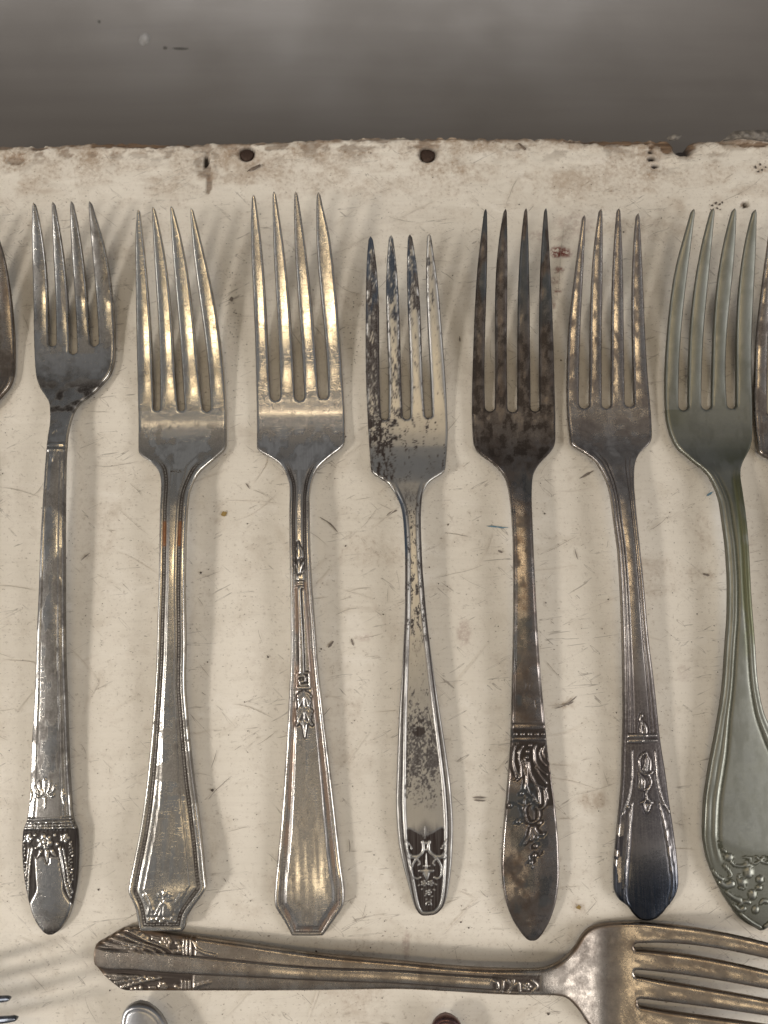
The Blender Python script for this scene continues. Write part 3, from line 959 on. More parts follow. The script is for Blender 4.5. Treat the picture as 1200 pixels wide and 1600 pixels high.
# ---------------------------------------------------------------- 1: short fork, floral end
def relief_a(F):
    M = Motif(F, 0, 1000, 3.2)
    for an in (-78, -52, -26, 0, 26, 52, 78):                       # palmette
        a = math.radians(an); L = 88 if abs(an) < 60 else 62
        M.st([(230 + 16 * math.sin(a), 778 - 16 * math.cos(a)), (228 + L * .55 * math.sin(a), 788 - L * .6 * math.cos(a)), (228 + L * .72 * math.sin(a), 788 - L * math.cos(a))], 3, 8.5, .34)
    for i, yy in enumerate((790, 806, 820, 833)): M.bl(229, yy, 11 - i * 1.8, 8, .3)
    for sx, s in ((148, 1), (322, -1)):
        for k in range(3): M.st([(sx - s * 6, 822), (sx + s * (2 + 5 * k), 795 - 8 * k), (sx + s * (6 * k - 4), 770 - 8 * k)], 4, 6, .25)
    for k in range(5): M.st([(168 + 37 * k - 10, 950), (168 + 37 * k - 11, 925), (168 + 37 * k, 915), (168 + 37 * k + 11, 925), (168 + 37 * k + 10, 950)], 4.5, 4.5, .3)
    for k in range(5): M.bl(168 + 37 * k, 935, 6, 12, .3)
    M.flower(224, 1008, 44, 6, .42, .36, .3)
    M.st([(205, 1008), (212, 992), (228, 988), (244, 996), (246, 1012), (236, 1026), (218, 1026), (205, 1008)], 5, 5, .5)
    M.flower(140, 992, 26, 5, .38); M.flower(324, 990, 26, 5, .38)
    M.bl(176, 975, 10, 8); M.bl(275, 975, 10, 8); M.bl(182, 1040, 11, 8); M.bl(286, 1020, 9, 12)
    M.st([(236, 1060), (236, 1085), (238, 1112)], 15, 3, .34)
    M.st([(205, 1055), (196, 1075), (186, 1086)], 11, 3, .32); M.st([(262, 1055), (272, 1072), (282, 1080)], 11, 3, .32)
    M.st([(160, 1040), (150, 1120), (143, 1200), (140, 1290)], 7, 5, .36); M.st([(146, 1042), (136, 1120), (130, 1200)], 5, 4, .3)
    M.st([(300, 1040), (310, 1110), (330, 1220), (352, 1290)], 7, 5, .36); M.st([(316, 1040), (330, 1110), (345, 1200), (360, 1260)], 5, 4, .3)
    r = random.Random(4)
    for k in range(16):
        yy = 1010 + k * 17
        M.bl(120 + r.uniform(-5, 8) - (2 if k < 8 else -k * .5), yy, r.uniform(5, 7), r.uniform(5, 7), .36)
        M.bl(362 + r.uniform(-8, 5) - max(0, k - 7) * 1.0, yy, r.uniform(5, 7.5), r.uniform(5, 7), .38)
        M.bl(345 + r.uniform(-6, 5), yy + 9, r.uniform(4, 6), r.uniform(4, 6), .34)
    T = Motif(F, 0, 640, 3)
    T.st([(262, 92), (250, 104), (240, 112)], 6, 3, .2); T.st([(262, 92), (276, 102), (290, 112)], 6, 3, .2); T.bl(263, 97, 9, 8, .25)
    for a in (-.6, -.3, 0, .3, .6): T.st([(248, 240), (248 + 30 * math.sin(a), 195), (250 + 42 * math.sin(a), 182)], 3, 5, .2)
    c0, c1 = F.s(1283), F.s(1264); t0, t1 = F.s(694), F.s(680)
    zone0, zone1 = F.s(1410), c0
    sc = (c1 - c0)

    def f(x, y, d, al, u, p, hw):
        z = np.zeros_like(x); tr = np.zeros_like(x); pt = np.zeros(x.shape, int)
        sh = between(y, c1, t0, .2)                                   # shaft
        g = 0
        for q, dep in ((-.62, .16), (.60, .16), (.80, .10), (-.84, .08)): g = g + groove(x, q * hw, .16, dep)
        z += g * sh; tr = np.maximum(tr, -g * sh * 3.6)
        z += sh * .18 * (1 - sstep(.54, .66, abs(x / hw)))
        hT = T.h(x, y); z += hT
        for c, w in ((t0 + .5, .35), (t1 - .6, .35)):
            z += ridge(y, c, w * 1.2, .25); tr = np.maximum(tr, .6 * np.exp(-((y - c - .5) / .22) ** 2))
        # collar
        k = (y - c0) / sc
        for c, w in ((.12, .08), (.62, .10), (.88, .10)): z += ridge(k, c, w, .38)
        bead = ridge(k, .36, .12, .34) * (abs(np.sin(np.pi * x / .78)) ** .6); z += bead
        inc = between(k, 0, 1, .02); tr = np.maximum(tr, inc * (.95 - 2.4 * (ridge(k, .12, .08, .38) + ridge(k, .62, .1, .38) + ridge(k, .88, .1, .38) + bead)))
        pt[(k > 0) & (k < 1)] = 4
        # floral end
        h = M.h(x, y)
        xw = hw * (.52 + .6 * sstep(F.s(1372), F.s(1415), y))
        fld = between(y, zone0 - 1, c0, .25) * np.maximum(np.maximum(sstep(xw - .2, xw + .1, abs(x)), sstep(F.s(1332), F.s(1322), y)), dil(M.h, x, y, .35))
        z += h - .22 * fld
        tr = np.maximum(tr, fld * np.clip(1.0 - h * 3.4, 0, 1))
        pal = (h > .02) & (y > c1); tr = np.where((y > c1) & (y < F.s(1212)) & (abs(x) < .55 * hw), np.maximum(tr, .55 * np.clip(1 - h * 4, 0, 1) * sstep(F.s(1212), F.s(1228), y)), tr)
        pt[(fld > .5) & (d > .25)] = 2; pt[pal & (pt == 0)] = 2
        return z, tr, pt
    return f


def patina_a(F, X, Y, p, u, gi, d):
    t = np.zeros_like(X)
    if gi == 0:
        y = Y
        t = .55 * between(y, F.s(655), F.s(575), 4) * sstep(.40, .62, fbm(X * .35 + 3, Y * .5, 6, 4)) + .25 * between(y, F.s(650), F.s(585), 3)
        t = np.maximum(t, .62 * sstep(.44, .58, fbm(X * .55, Y * .16, 7, 4)) * between(y, F.s(1215), F.s(690), 3))
        t = np.maximum(t, .6 * sstep(.50, .85, u) * between(y, F.s(1260), F.s(700), 3) * sstep(.3, .5, fbm(X * .5, Y * .3, 8, 3)))
        t = np.maximum(t, .85 * (1 - sstep(F.s(1450), F.s(1408), y)) * sstep(.35, .55, fbm(X * .28, Y * .3, 9, 3)))
    else:
        t = .55 * sstep(.45, .66, fbm(X * .5, Y * .22 + gi * 7, 3, 4))
    return t, np.zeros_like(X)


SP = []
LA = [(1462, 74), (1460, 70), (1455, 64), (1444, 56), (1430, 49), (1412, 44), (1369, 36), (1328, 33), (1300, 34.5), (1281, 41), (1266, 43), (1250, 45), (1172, 48), (1078, 53), (990, 56), (923, 59), (840, 62), (790, 65), (740, 68), (683, 73), (660, 76.5), (645, 77), (630, 76), (620, 71), (610, 64), (600, 59), (587, 55), (565, 53), (547, 52), (480, 51), (413, 49.5), (347, 48.5)]
RA = [(1462, 80), (1460, 84), (1455, 91), (1444, 100), (1430, 107), (1412, 112), (1369, 119), (1328, 120.5), (1300, 119), (1281, 112), (1266, 110), (1250, 109), (1203, 106), (1094, 102), (1023, 99.5), (940, 99), (840, 99), (740, 100), (683, 103), (655, 109), (640, 115), (628, 124), (617, 140), (597, 160), (585, 170), (573, 175), (553, 178.5), (533, 179), (497, 178), (440, 173), (380, 163), (340, 150)]
A_ROWS = [(541, [52, 74.5, 86.5, 107, 119, 140, 153, 179]), (480, [51, 74.5, 85.5, 106, 116.5, 137, 150, 177]), (413, [50, 71.5, 83.5, 101, 112.5, 131, 145, 168.5]), (360, [48.5, 64, 80.5, 93, 109, 123, 140, 158])]
A_TIPS = [(317, 52.5), (316, 82.5), (315, 111.5), (315, 140)]
SP.append(dict(name='fork', label="narrow short-tined fork with rounded bowl and a flower garland on its pointed handle end", end=1462, neck=655,
               z=zrows(315, 420, 541, 590, 655, 745, 1462, ztip=14), left=LA, right=RA, tine_rows=A_ROWS, tips=A_TIPS, roots=(541, 552, 540),
               mat=silver("silver_worn_grey", (.54, .525, .50), (.24, .225, .205), (.028, .023, .021), (.44, .66), (.60, .72), .45, .24, .40, seed=1, brush=.2), relief=relief_a, patina=patina_a, crown=.28, rim=.55))


# ---------------------------------------------------------------- 2: beaded fork with angular end
def relief_b(F):
    M = Motif(F, 180, 1000, 3.335)
    M.st([(255, 1345), (255, 1325), (255, 1308)], 6, 9, .3); M.st([(250, 1330), (238, 1318), (226, 1324), (230, 1336)], 5, 4, .28); M.st([(262, 1330), (274, 1318), (288, 1324), (284, 1336)], 5, 4, .28)
    M.bl(226, 1352, 6); M.bl(242, 1356, 6); M.bl(258, 1357, 6); M.bl(274, 1354, 6); M.bl(290, 1350, 6)
    for k in range(5): M.st([(255 + (k - 2) * 6, 1365), (255 + (k - 2) * 14, 1400), (255 + (k - 2) * 24, 1440)], 4, 6, .22)
    M.flower(190, 1470, 26, 5, .35); M.flower(290, 1468, 26, 5, .35); M.bl(240, 1470, 16, 14, .3); M.bl(222, 1452, 10); M.bl(260, 1452, 10); M.bl(316, 1478, 9); M.bl(168, 1482, 9)
    i0 = len(M.it)
    M.st([(150, 1330), (165, 1360), (178, 1400), (170, 1430)], 6, 9, .26); M.st([(165, 1320), (185, 1360), (195, 1410)], 5, 8, .2)
    M.st([(368, 1310), (345, 1350), (330, 1400), (338, 1430)], 6, 9, .26); M.st([(350, 1315), (325, 1360), (315, 1410)], 5, 8, .2)
    e0, e1 = F.s(1392), F.s(1380)
    fade0, fade1 = F.s(735), F.s(712)
    stamp = Motif(F, 0, 640, 3); stamp.st([(798, 288), (818, 291)], 4, 3, 1); stamp.bl(826, 290, 3.5, 3.5, 1); stamp.st([(834, 294), (846, 288)], 3.5, 2, 1); stamp.st([(840, 284), (850, 293)], 2.5, 2, 1)

    def f(x, y, d, al, u, p, hw):
        z = np.zeros_like(x); tr = np.zeros_like(x); pt = np.zeros(x.shape, int)
        on = 1 - sstep(fade0, fade1 + 4, y)
        wide = sstep(4.0, 7.0, hw)
        d0 = 1.55 + .35 * wide
        g = groove(d, d0, .62 + .1 * wide, .30)
        z += g * on
        bead = (1 - np.clip(abs(d - d0) / .30, 0, 1) ** 2) * (np.abs(np.sin(np.pi * al / .72)) ** .7)
        z += .30 * np.clip(bead, 0, 1) * on
        tr = np.maximum(tr, on * (np.exp(-((d - d0) / .66) ** 4) * (1.0 - .52 * np.clip(bead, 0, 1))))
        d1 = d0 + 1.15 + 1.0 * wide                                    # raised middle panel
        pan = sstep(d1 - .16, d1 + .10, d)
        z += on * .22 * pan
        tr = np.maximum(tr, on * .75 * np.exp(-((d - d1 + .12) / .2) ** 2))
        h = M.h(x, y)
        orn = (1 - sstep(e0 - .3, e1, y)) * sstep(d0 + .5, d0 + .8, d)
        z += h - .20 * orn * pan * 0 
        lo = 1 - sstep(F.s(1440), F.s(1425), y)
        tr = np.maximum(tr, (orn * np.maximum(lo, .35 * sstep(1.0, 2.4, abs(x))) * np.clip(1 - h * 3.2, 0, 1)))
        tr = np.maximum(tr, (h > .01) * .25)
        tr = np.maximum(tr, .95 * (stamp.h(x, y) > .1))
        pt[(abs(d - d0) < .62) & (on > .3)] = 3
        pt[(h > .02) & (pt == 0)] = 2
        return z, tr, pt
    return f


def patina_b(F, X, Y, p, u, gi, d):
    t = np.zeros_like(X); s = np.zeros_like(X)
    if gi == 0:
        n = fbm(X * .5, Y * .4, 12, 4)
        t = np.maximum(.34 * sstep(.3, .65, fbm(X * .9, Y * .12, 13, 4)), 0) * (Y < F.s(730))
        t = np.maximum(t, .55 * sstep(.42, .5, n + .25 * between(Y, F.s(715), F.s(668), 1.5) * sstep(.45, .9, abs(u)) - .12) * between(Y, F.s(720), F.s(665), 2))
        # a dark drip shape on the middle panel
        q = fbm(X * .45 + 9, Y * .45, 5, 3)
        t = np.maximum(t, .62 * between(Y, F.s(1255), F.s(1120), .6) * sstep(.50, .53, q + .10 * np.sin(Y * .35 + 1) + .035 * X))
        s = .9 * between(Y, F.s(851), F.s(812), .4) * np.exp(-((d - 1.55) / .5) ** 2)
        t = t * (1 - s)
    else:
        t = .22 * sstep(.46, .66, fbm(X * .6, Y * .25 + gi * 5, 8, 4))
    return t, s


LB = [(1456, 219), (1454, 217.5), (1450, 216), (1420, 210), (1405, 203.5), (1396, 199.5), (1390, 199), (1384, 200), (1345, 208), (1300, 217), (1240, 226), (1165, 234), (1090, 240), (1015, 244), (973, 245), (907, 247), (840, 248), (790, 249), (760, 250.5), (748, 250), (738, 247.5), (728, 241), (720, 233), (713, 222), (707, 215.5), (700, 215), (660, 215), (613, 214), (513, 212), (430, 211), (363, 210.5)]
RB = [(1456, 284), (1454, 286), (1450, 288.5), (1435, 292), (1417, 303), (1402, 314), (1393, 320), (1386, 322), (1380, 321), (1330, 316), (1270, 309), (1210, 301), (1135, 293), (1060, 288), (1006, 289), (960, 288.5), (923, 288), (857, 289), (807, 291), (773, 294), (757, 299), (745, 305), (735, 312), (725, 323), (716, 334), (709, 342), (703, 349), (697, 352), (690, 353), (660, 353), (613, 352), (547, 346), (480, 337), (413, 323), (363, 311)]
B_ROWS = [(641, [215, 239.5, 248.5, 278, 287, 317, 328, 353]), (580, [213, 238, 248, 274, 283, 311, 323, 349.5]), (480, [211, 234, 246, 266, 277, 299, 315, 337]), (380, [210, 224, 238, 255, 267, 286, 298, 317])]
SP.append(dict(name='fork', label="silver fork with beaded handle edges and a notched angular end touching the sideways fork", end=1456, neck=735,
               z=zrows(325, 480, 641, 690, 735, 815, 1456, zend=4.6, zarch=7.4), left=LB, right=RB, tine_rows=B_ROWS, tips=[(328, 216), (324, 239), (323, 267.5), (326, 299)], roots=(641, 641, 642),
               mat=silver("silver_warm_bright", (.66, .635, .585), (.27, .245, .22), (.035, .028, .024), (.48, .74), (.66, .76), .3, .22, .38, tint=(.20, .075, .02), seed=2, brush=.22),
               relief=relief_b, patina=patina_b, crown=.22, round_end=12, rim=.45))


# ---------------------------------------------------------------- 3: eight-sided end, acanthus drop
def relief_c(F):
    M = Motif(F, 360, 640, 3)                                        # upper view
    M.st([(318, 625), (320, 655), (320, 690)], 5, 14, .34); M.st([(318, 640), (305, 662), (304, 690)], 3, 7, .22); M.st([(322, 640), (336, 662), (336, 690)], 3, 7, .22)
    M.st([(322, 765), (310, 730), (294, 708)], 8, 4, .36); M.st([(322, 765), (334, 730), (350, 704)], 8, 4, .36); M.st([(322, 765), (322, 735), (321, 712)], 6, 6, .3)
    M.st([(294, 735), (296, 752), (308, 760)], 4, 4, .25); M.st([(348, 735), (346, 752), (336, 760)], 4, 4, .25)
    for yy in (808, 820, 832): M.st([(305, yy), (340, yy)], 4.5, 4.5, .3)
    M.st([(322, 840), (325, 950), (330, 1060), (335, 1230)], 10, 14, .42)
    N_ = Motif(F, 390, 1000, 3.335)
    N_.st([(244, 172), (308, 172), (312, 248), (246, 248), (244, 172)], 4.5, 4.5, .3); N_.st([(255, 190), (285, 185), (292, 210), (262, 222), (270, 236), (300, 232)], 5, 5, .3); N_.bl(300, 195, 7); N_.bl(258, 212, 7)
    for (yy, w) in ((268, 34), (345, 40)):
        for s in (-1, 1):
            for k in range(4): N_.st([(284 + s * 3, yy + 4 + k * 5), (284 + s * w * .5, yy + 8 + k * 14), (284 + s * w * (1 - .08 * k), yy + 26 + k * 17)], 5, 6, .3)
        N_.st([(284, yy), (284, yy + 40), (285, yy + 78)], 8, 6, .34)
    N_.st([(285, 425), (288, 460), (289, 508)], 18, 3, .40); N_.st([(246, 440), (262, 424), (276, 440)], 6, 5, .3); N_.st([(326, 440), (310, 424), (296, 440)], 6, 5, .3)
    fade0, fade1 = F.s(745), F.s(716)
    lo, hi = F.s(1152), F.s(905)

    def f(x, y, d, al, u, p, hw):
        z = np.zeros_like(x); tr = np.zeros_like(x); pt = np.zeros(x.shape, int)
        on = 1 - sstep(fade0, fade1 + 3, y)
        wide = sstep(4.0, 8.0, hw)
        d0 = 1.35 + .55 * wide
        z += groove(d, d0, .52 + .08 * wide, .26) * on
        bead = np.clip(1 - np.clip(abs(d - d0) / .26, 0, 1) ** 2, 0, 1) * (np.abs(np.sin(np.pi * al / .62)) ** .7)
        z += .24 * bead * on
        tr = np.maximum(tr, on * np.exp(-((d - d0) / .55) ** 4) * (.82 - .50 * bead) * (1 + .6 * sstep(F.s(900), F.s(870), y)))
        st = on * .75 * np.exp(-((d - d0) / .55) ** 4) * (1 - .7 * bead)
        d1 = d0 + .85 + .3 * wide
        z += on * .20 * sstep(d1 - .12, d1 + .10, d)
        tr = np.maximum(tr, on * .7 * np.exp(-((d - d1 + .1) / .18) ** 2))
        # rim bevel
        z += on * .12 * sstep(d0 - .35, d0 - .6, d)
        h = np.maximum(M.h(x, y), N_.h(x, y))
        fld = dil(lambda a, b: np.maximum(M.h(a, b), N_.h(a, b)), x, y, .45) * sstep(d0 + .3, d0 + .6, d)
        z += h - .12 * fld
        tr = np.maximum(tr, fld * np.clip(.95 - h * 3.2, 0, .95))
        pt[(abs(d - d0) < .5) & (on > .3)] = 3
        pt[(h > .02)] = 2
        f.st = st
        return z, tr, pt
    return f


def patina_c(F, X, Y, p, u, gi, d):
    t = np.zeros_like(X); s = np.zeros_like(X)
    if gi == 0:
        n = fbm(X * .4, Y * .3, 22, 4)
        t = .5 * sstep(.40, .62, n) * between(Y, F.s(715), F.s(665), 2)
        t = np.maximum(t, .42 * sstep(.3, .65, fbm(X * 1.0, Y * .10, 23, 4)) * (Y < F.s(730)))
        t = np.maximum(t, .45 * sstep(.42, .60, fbm(X * .3 + 4, Y * .16, 25, 4)) * (1 - sstep(F.s(1300), F.s(1260), Y)))
        t = np.maximum(t, .40 * between(Y, F.s(1225), F.s(1150), 3) * sstep(.35, .6, n))
        wide = sstep(20, 10, Y) * 0
        s = .55 * np.exp(-((d - 1.75) / .65) ** 4) * (Y < F.s(905)) * sstep(.3, .55, fbm(X * .8, Y * .2, 31, 3))
    else:
        t = .40 * sstep(.40, .62, fbm(X * .6, Y * .2 + gi * 5, 28, 4)) * sstep(F.s(470), F.s(400), Y)
    return t, s


LC = [(1463, 456), (1461, 454.5), (1456, 452), (1435, 440), (1420, 430.5), (1412, 428), (1400, 428), (1384, 429), (1315, 436), (1240, 442), (1165, 447), (1090, 451), (1007, 454), (940, 453.5), (873, 452), (807, 451), (770, 452), (757, 451.5), (747, 448.5), (737, 445), (727, 439), (718, 429), (712, 419), (706, 407), (701, 401), (695, 400.5), (663, 400.5), (580, 399), (480, 396), (397, 392), (337, 391)]
RC = [(1463, 504), (1461, 506), (1456, 510), (1435, 525), (1420, 535), (1412, 538), (1399, 538.5), (1345, 532), (1255, 522), (1180, 513), (1105, 504), (1030, 496), (973, 492), (907, 487), (840, 484), (780, 483.5), (760, 485.5), (747, 488.5), (737, 492.5), (727, 499), (716, 511), (708, 521), (700, 532), (694, 537.5), (688, 539), (663, 539), (597, 536), (513, 530.5), (430, 523), (363, 515), (317, 503)]
C_ROWS = [(625, [400, 423, 437, 461, 475, 498.5, 512, 538]), (573, [398, 421, 436.5, 459, 472.5, 496, 510, 534]), (480, [396, 415, 431, 453, 466, 487, 503, 527]), (380, [392, 409, 427, 443, 460, 477.5, 494, 518])]
SP.append(dict(name='fork', label="silver fork with a raised acanthus drop on its beaded handle and a cut-corner end", end=1463, neck=735,
               z=zrows(302, 470, 625, 680, 735, 825, 1463), left=LC, right=RC, tine_rows=C_ROWS, tips=[(305, 396), (300, 428), (300, 462), (301, 497.5)], roots=(625, 625, 623),
               mat=silver("silver_brushed", (.66, .635, .60), (.26, .24, .225), (.035, .029, .027), (.48, .74), (.66, .76), .3, .22, .38, tint=(.30, .19, .13), seed=3, brush=.32),
               relief=relief_c, patina=patina_c, crown=.22, round_end=12, rim=.4))


# ---------------------------------------------------------------- 4: spotted fork with urn and scrolls
def relief_d(F):
    M = Motif(F, 580, 1000, 3.556)
    c = 312
    M.bl(303, 1128, 11, 11, .4); M.bl(306, 1165, 9, 9, .36)
    M.st([(286, 1120), (290, 1160), (270, 1195), (238, 1203), (212, 1190), (200, 1160), (204, 1130)], 10, 8, .42)
    M.st([(322, 1120), (318, 1160), (345, 1195), (378, 1203), (408, 1185), (416, 1150), (408, 1125)], 10, 8, .42)
    M.bl(222, 1160, 10, 8, .35); M.bl(392, 1158, 10, 8, .35); M.st([(190, 1112), (204, 1124), (222, 1150)], 6, 5, .3); M.st([(428, 1108), (412, 1122), (396, 1148)], 6, 5, .3)
    M.st([(262, 1205), (240, 1230), (225, 1270), (232, 1310), (256, 1326), (272, 1318)], 9, 7, .42)
    M.st([(352, 1205), (376, 1230), (392, 1268), (388, 1308), (366, 1326), (350, 1318)], 9, 7, .42)
    M.st([(252, 1215), (270, 1240), (262, 1252)], 6, 6, .36); M.st([(362, 1215), (344, 1240), (352, 1252)], 6, 6, .36)
    M.st([(205, 1200), (222, 1212), (246, 1208)], 6, 5, .35); M.st([(418, 1196), (402, 1210), (376, 1208)], 6, 5, .35)
    M.st([(306, 1185), (306, 1230), (307, 1262)], 4, 9, .38); M.st([(290, 1255), (325, 1255)], 6, 6, .3)
    M.st([(270, 1282), (342, 1282)], 9, 9, .42); M.st([(306, 1290), (308, 1310), (310, 1336)], 26, 4, .40)
    M.flower(292, 1352, 20, 5, .34); M.flower(330, 1350, 20, 5, .34); M.flower(318, 1402, 20, 5, .34); M.bl(266, 1362, 12, 6, .3, .6); M.bl(360, 1358, 12, 6, .3, -.6); M.bl(282, 1385, 10, 6, .3, .8); M.bl(350, 1388, 10, 6, .3, -.8)
    M.bl(300, 1420, 9, 6, .28); M.bl(338, 1424, 9, 6, .28); M.bl(306, 1442, 8, 6, .26, .5); M.bl(332, 1446, 8, 6, .26, -.5)
    M.st([(304, 1472), (310, 1458), (322, 1454), (332, 1462), (334, 1474)], 5, 5, .32); M.bl(320, 1470, 6, 6, .3)
    M.st([(298, 1100), (300, 1060), (299, 1035)], 9, 4, .16); M.st([(288, 1095), (284, 1070)], 4, 3, .12); M.st([(312, 1095), (314, 1070)], 4, 3, .12)
    top = F.s(1306)

    def f(x, y, d, al, u, p, hw):
        z = np.zeros_like(x); tr = np.zeros_like(x); pt = np.zeros(x.shape, int)
        on = 1 - sstep(F.s(775), F.s(752), y)
        wide = sstep(3.2, 7.5, hw)
        d0 = .95 + 1.05 * wide                                        # inner ridge
        z += on * (.26 * np.exp(-((d - d0) / .28) ** 2) - .22 * np.exp(-((d - d0 + .62) / .30) ** 2) - .16 * sstep(d0 + .1, d0 + .5, d))
        tr = np.maximum(tr, on * .9 * np.exp(-((d - d0 + .62) / .30) ** 2))
        tr = np.maximum(tr, on * .55 * np.exp(-((d - d0 - .45) / .2) ** 2))
        h = M.h(x, y)
        nb = (x / np.maximum(hw - d0, .5)) ** 2
        tp = top + 1.6 * np.abs(np.sin(nb * 2.2))
        fld = (1 - sstep(tp - .6, tp + .5, y)) * sstep(d0 + .25, d0 + .45, d)
        z += h - .24 * fld
        up = sstep(F.s(1262), F.s(1290), y) * 0
        tr = np.maximum(tr, fld * np.clip(1 - 2.9 * h, 0, 1))
        halo = (1 - sstep(F.s(1300), F.s(1274), y + .9 * np.abs(x) - 1.2 * (abs(x) > 2.6))) * sstep(d0 + .2, d0 + .5, d)
        tr = np.maximum(tr, .62 * halo * np.clip(1 - 3 * h, 0, 1))
        pt[(fld > .5)] = 2
        return z, tr, pt
    return f


def patina_d(F, X, Y, p, u, gi, d):
    s = np.zeros_like(X)
    f1 = .6 * fbm(X * 1.4, Y * .5, 41, 4) + .4 * fbm(X * 4.0, Y * 3.2, 40, 3); f2 = fbm(X * .35, Y * .18, 42, 3)
    if gi == 0:
        lo = F.s(1060); 
        sp = sstep(.49, .64, .65 * fbm(X * 3.4, Y * 2.2, 45, 4) + .35 * fbm(X * .9, Y * .5, 44, 3) + .22 * (np.exp(-((Y - F.s(1180)) / 9) ** 2) - .35) + .10 * (fbm(X * .5, Y * .3, 46, 3) - .5))
        hd = sstep(F.s(1272), F.s(1255), Y) * (1 - sstep(F.s(1040), F.s(1000), Y)) * (d > 2.2)
        t = .72 * sp * hd
        q = np.hypot(X - .2, (Y - F.s(1135)) * .8)                      # the ring-shaped stain
        t = np.maximum(t, .95 * sstep(.45, .55, fbm(X * .9, Y * .9, 47, 3)) * (1 - sstep(2.0, 3.0, q)) * (d > 2.2))
        neck = between(Y, F.s(1010), F.s(770), 4)
        t = np.maximum(t, .75 * neck * sstep(.52, .6, f1))
        # bowl: dark crust down the left side, fine pepper elsewhere
        bw = sstep(F.s(760), F.s(745), Y)
        left = sstep(.1, -.75, u + .5 * (f2 - .5))
        t = np.maximum(t, .92 * bw * sstep(.50, .66, f1 + .20 * left - .10 + .05 * np.clip((Y - F.s(700)) / 8, 0, 1)))
        rimz = (1 - sstep(1.35, 1.75, d)) * between(Y, F.s(1400), F.s(1000), 6) * sstep(.2, .42, fbm(X * .6, Y * .12, 48, 3))
        t = np.maximum(t, .5 * rimz * (1 - np.exp(-((d - .25) / .18) ** 2) * .7))
        s = .8 * between(Y, F.s(870), F.s(775), 2) * sstep(-.55, -.8, u)
    else:
        j = gi - 1
        up = np.clip((Y - F.s(655)) / (F.s(380) - F.s(655)), 0, 1)
        amt = (.24, .05, -.03, -.08)[j] + (.02, .12, .22, .14)[j] * sstep(.45, .8, up)
        edge = .20 * sstep(.45, .95, u) * (j < 3) * sstep(.85, .5, up)
        t = .76 * sstep(.48, .66, f1 + amt + edge - .06)
        s = .9 * sstep(.50, .62, fbm(X * .5, Y * .15 + j * 9, 49, 3) + (.0, .05, .06, -.2)[j]) * sstep(.5, .7, up) + 0
        s2 = .0
        t = t * (1 - .6 * s * 0)
        s = s * t
    return t, s


LD = [(1432, 661), (1431, 658), (1425, 652), (1415, 647), (1399, 642), (1380, 637), (1352, 629.5), (1309, 622), (1253, 619), (1183, 621), (1112, 624), (1056, 628), (1008, 630.5), (940, 633), (873, 633), (823, 631), (793, 627), (773, 618.5), (764, 613), (755, 606.5), (749, 599), (744, 590), (740, 583.5), (736, 580.5), (728, 579), (713, 578), (673, 575.5), (613, 572.5), (547, 571), (463, 571.5), (397, 573)]
RD = [(1432, 667), (1431, 677), (1425, 687), (1415, 694.5), (1394, 700.5), (1337, 707), (1295, 708.5), (1239, 705.5), (1183, 698.5), (1127, 690), (1070, 681), (1014, 673), (940, 665), (873, 660), (807, 658), (785, 659), (773, 660.5), (764, 664), (756, 668), (750, 674), (745, 681.5), (741, 689), (737, 694.5), (730, 696.5), (713, 698), (673, 700), (640, 699), (597, 697), (530, 692), (447, 685), (390, 677)]
D_ROWS = [(655, [575, 596, 606.5, 630, 641, 665, 675.5, 700]), (580, [572, 593.5, 606.5, 627, 640.5, 661, 672, 696]), (480, [571.5, 591, 604, 623.5, 637.5, 655.5, 667.5, 688.5]), (413, [572.5, 589.5, 603.5, 620, 635.5, 652.5, 665.5, 683])]
SP.append(dict(name='fork', label="black-speckled fork with peeling tines, an urn and scrolls on its handle end", end=1432, neck=755,
               z=zrows(368, 510, 655, 700, 755, 835, 1432, ztip=15, zarch=6.8), left=LD, right=RD, tine_rows=D_ROWS, tips=[(370, 579), (368, 611), (367, 640.5), (366, 670.5)], roots=(655, 654, 652), tipw=3.0,
               mat=silver("silver_spotted", (.45, .44, .42), (.34, .325, .305), (.034, .024, .021), (.48, .70), (.66, .76), .25, .43, .52, tint=(.035, .055, .085), seed=4, brush=.2),
               relief=relief_d, patina=patina_d, crown=.2, rim=.55))


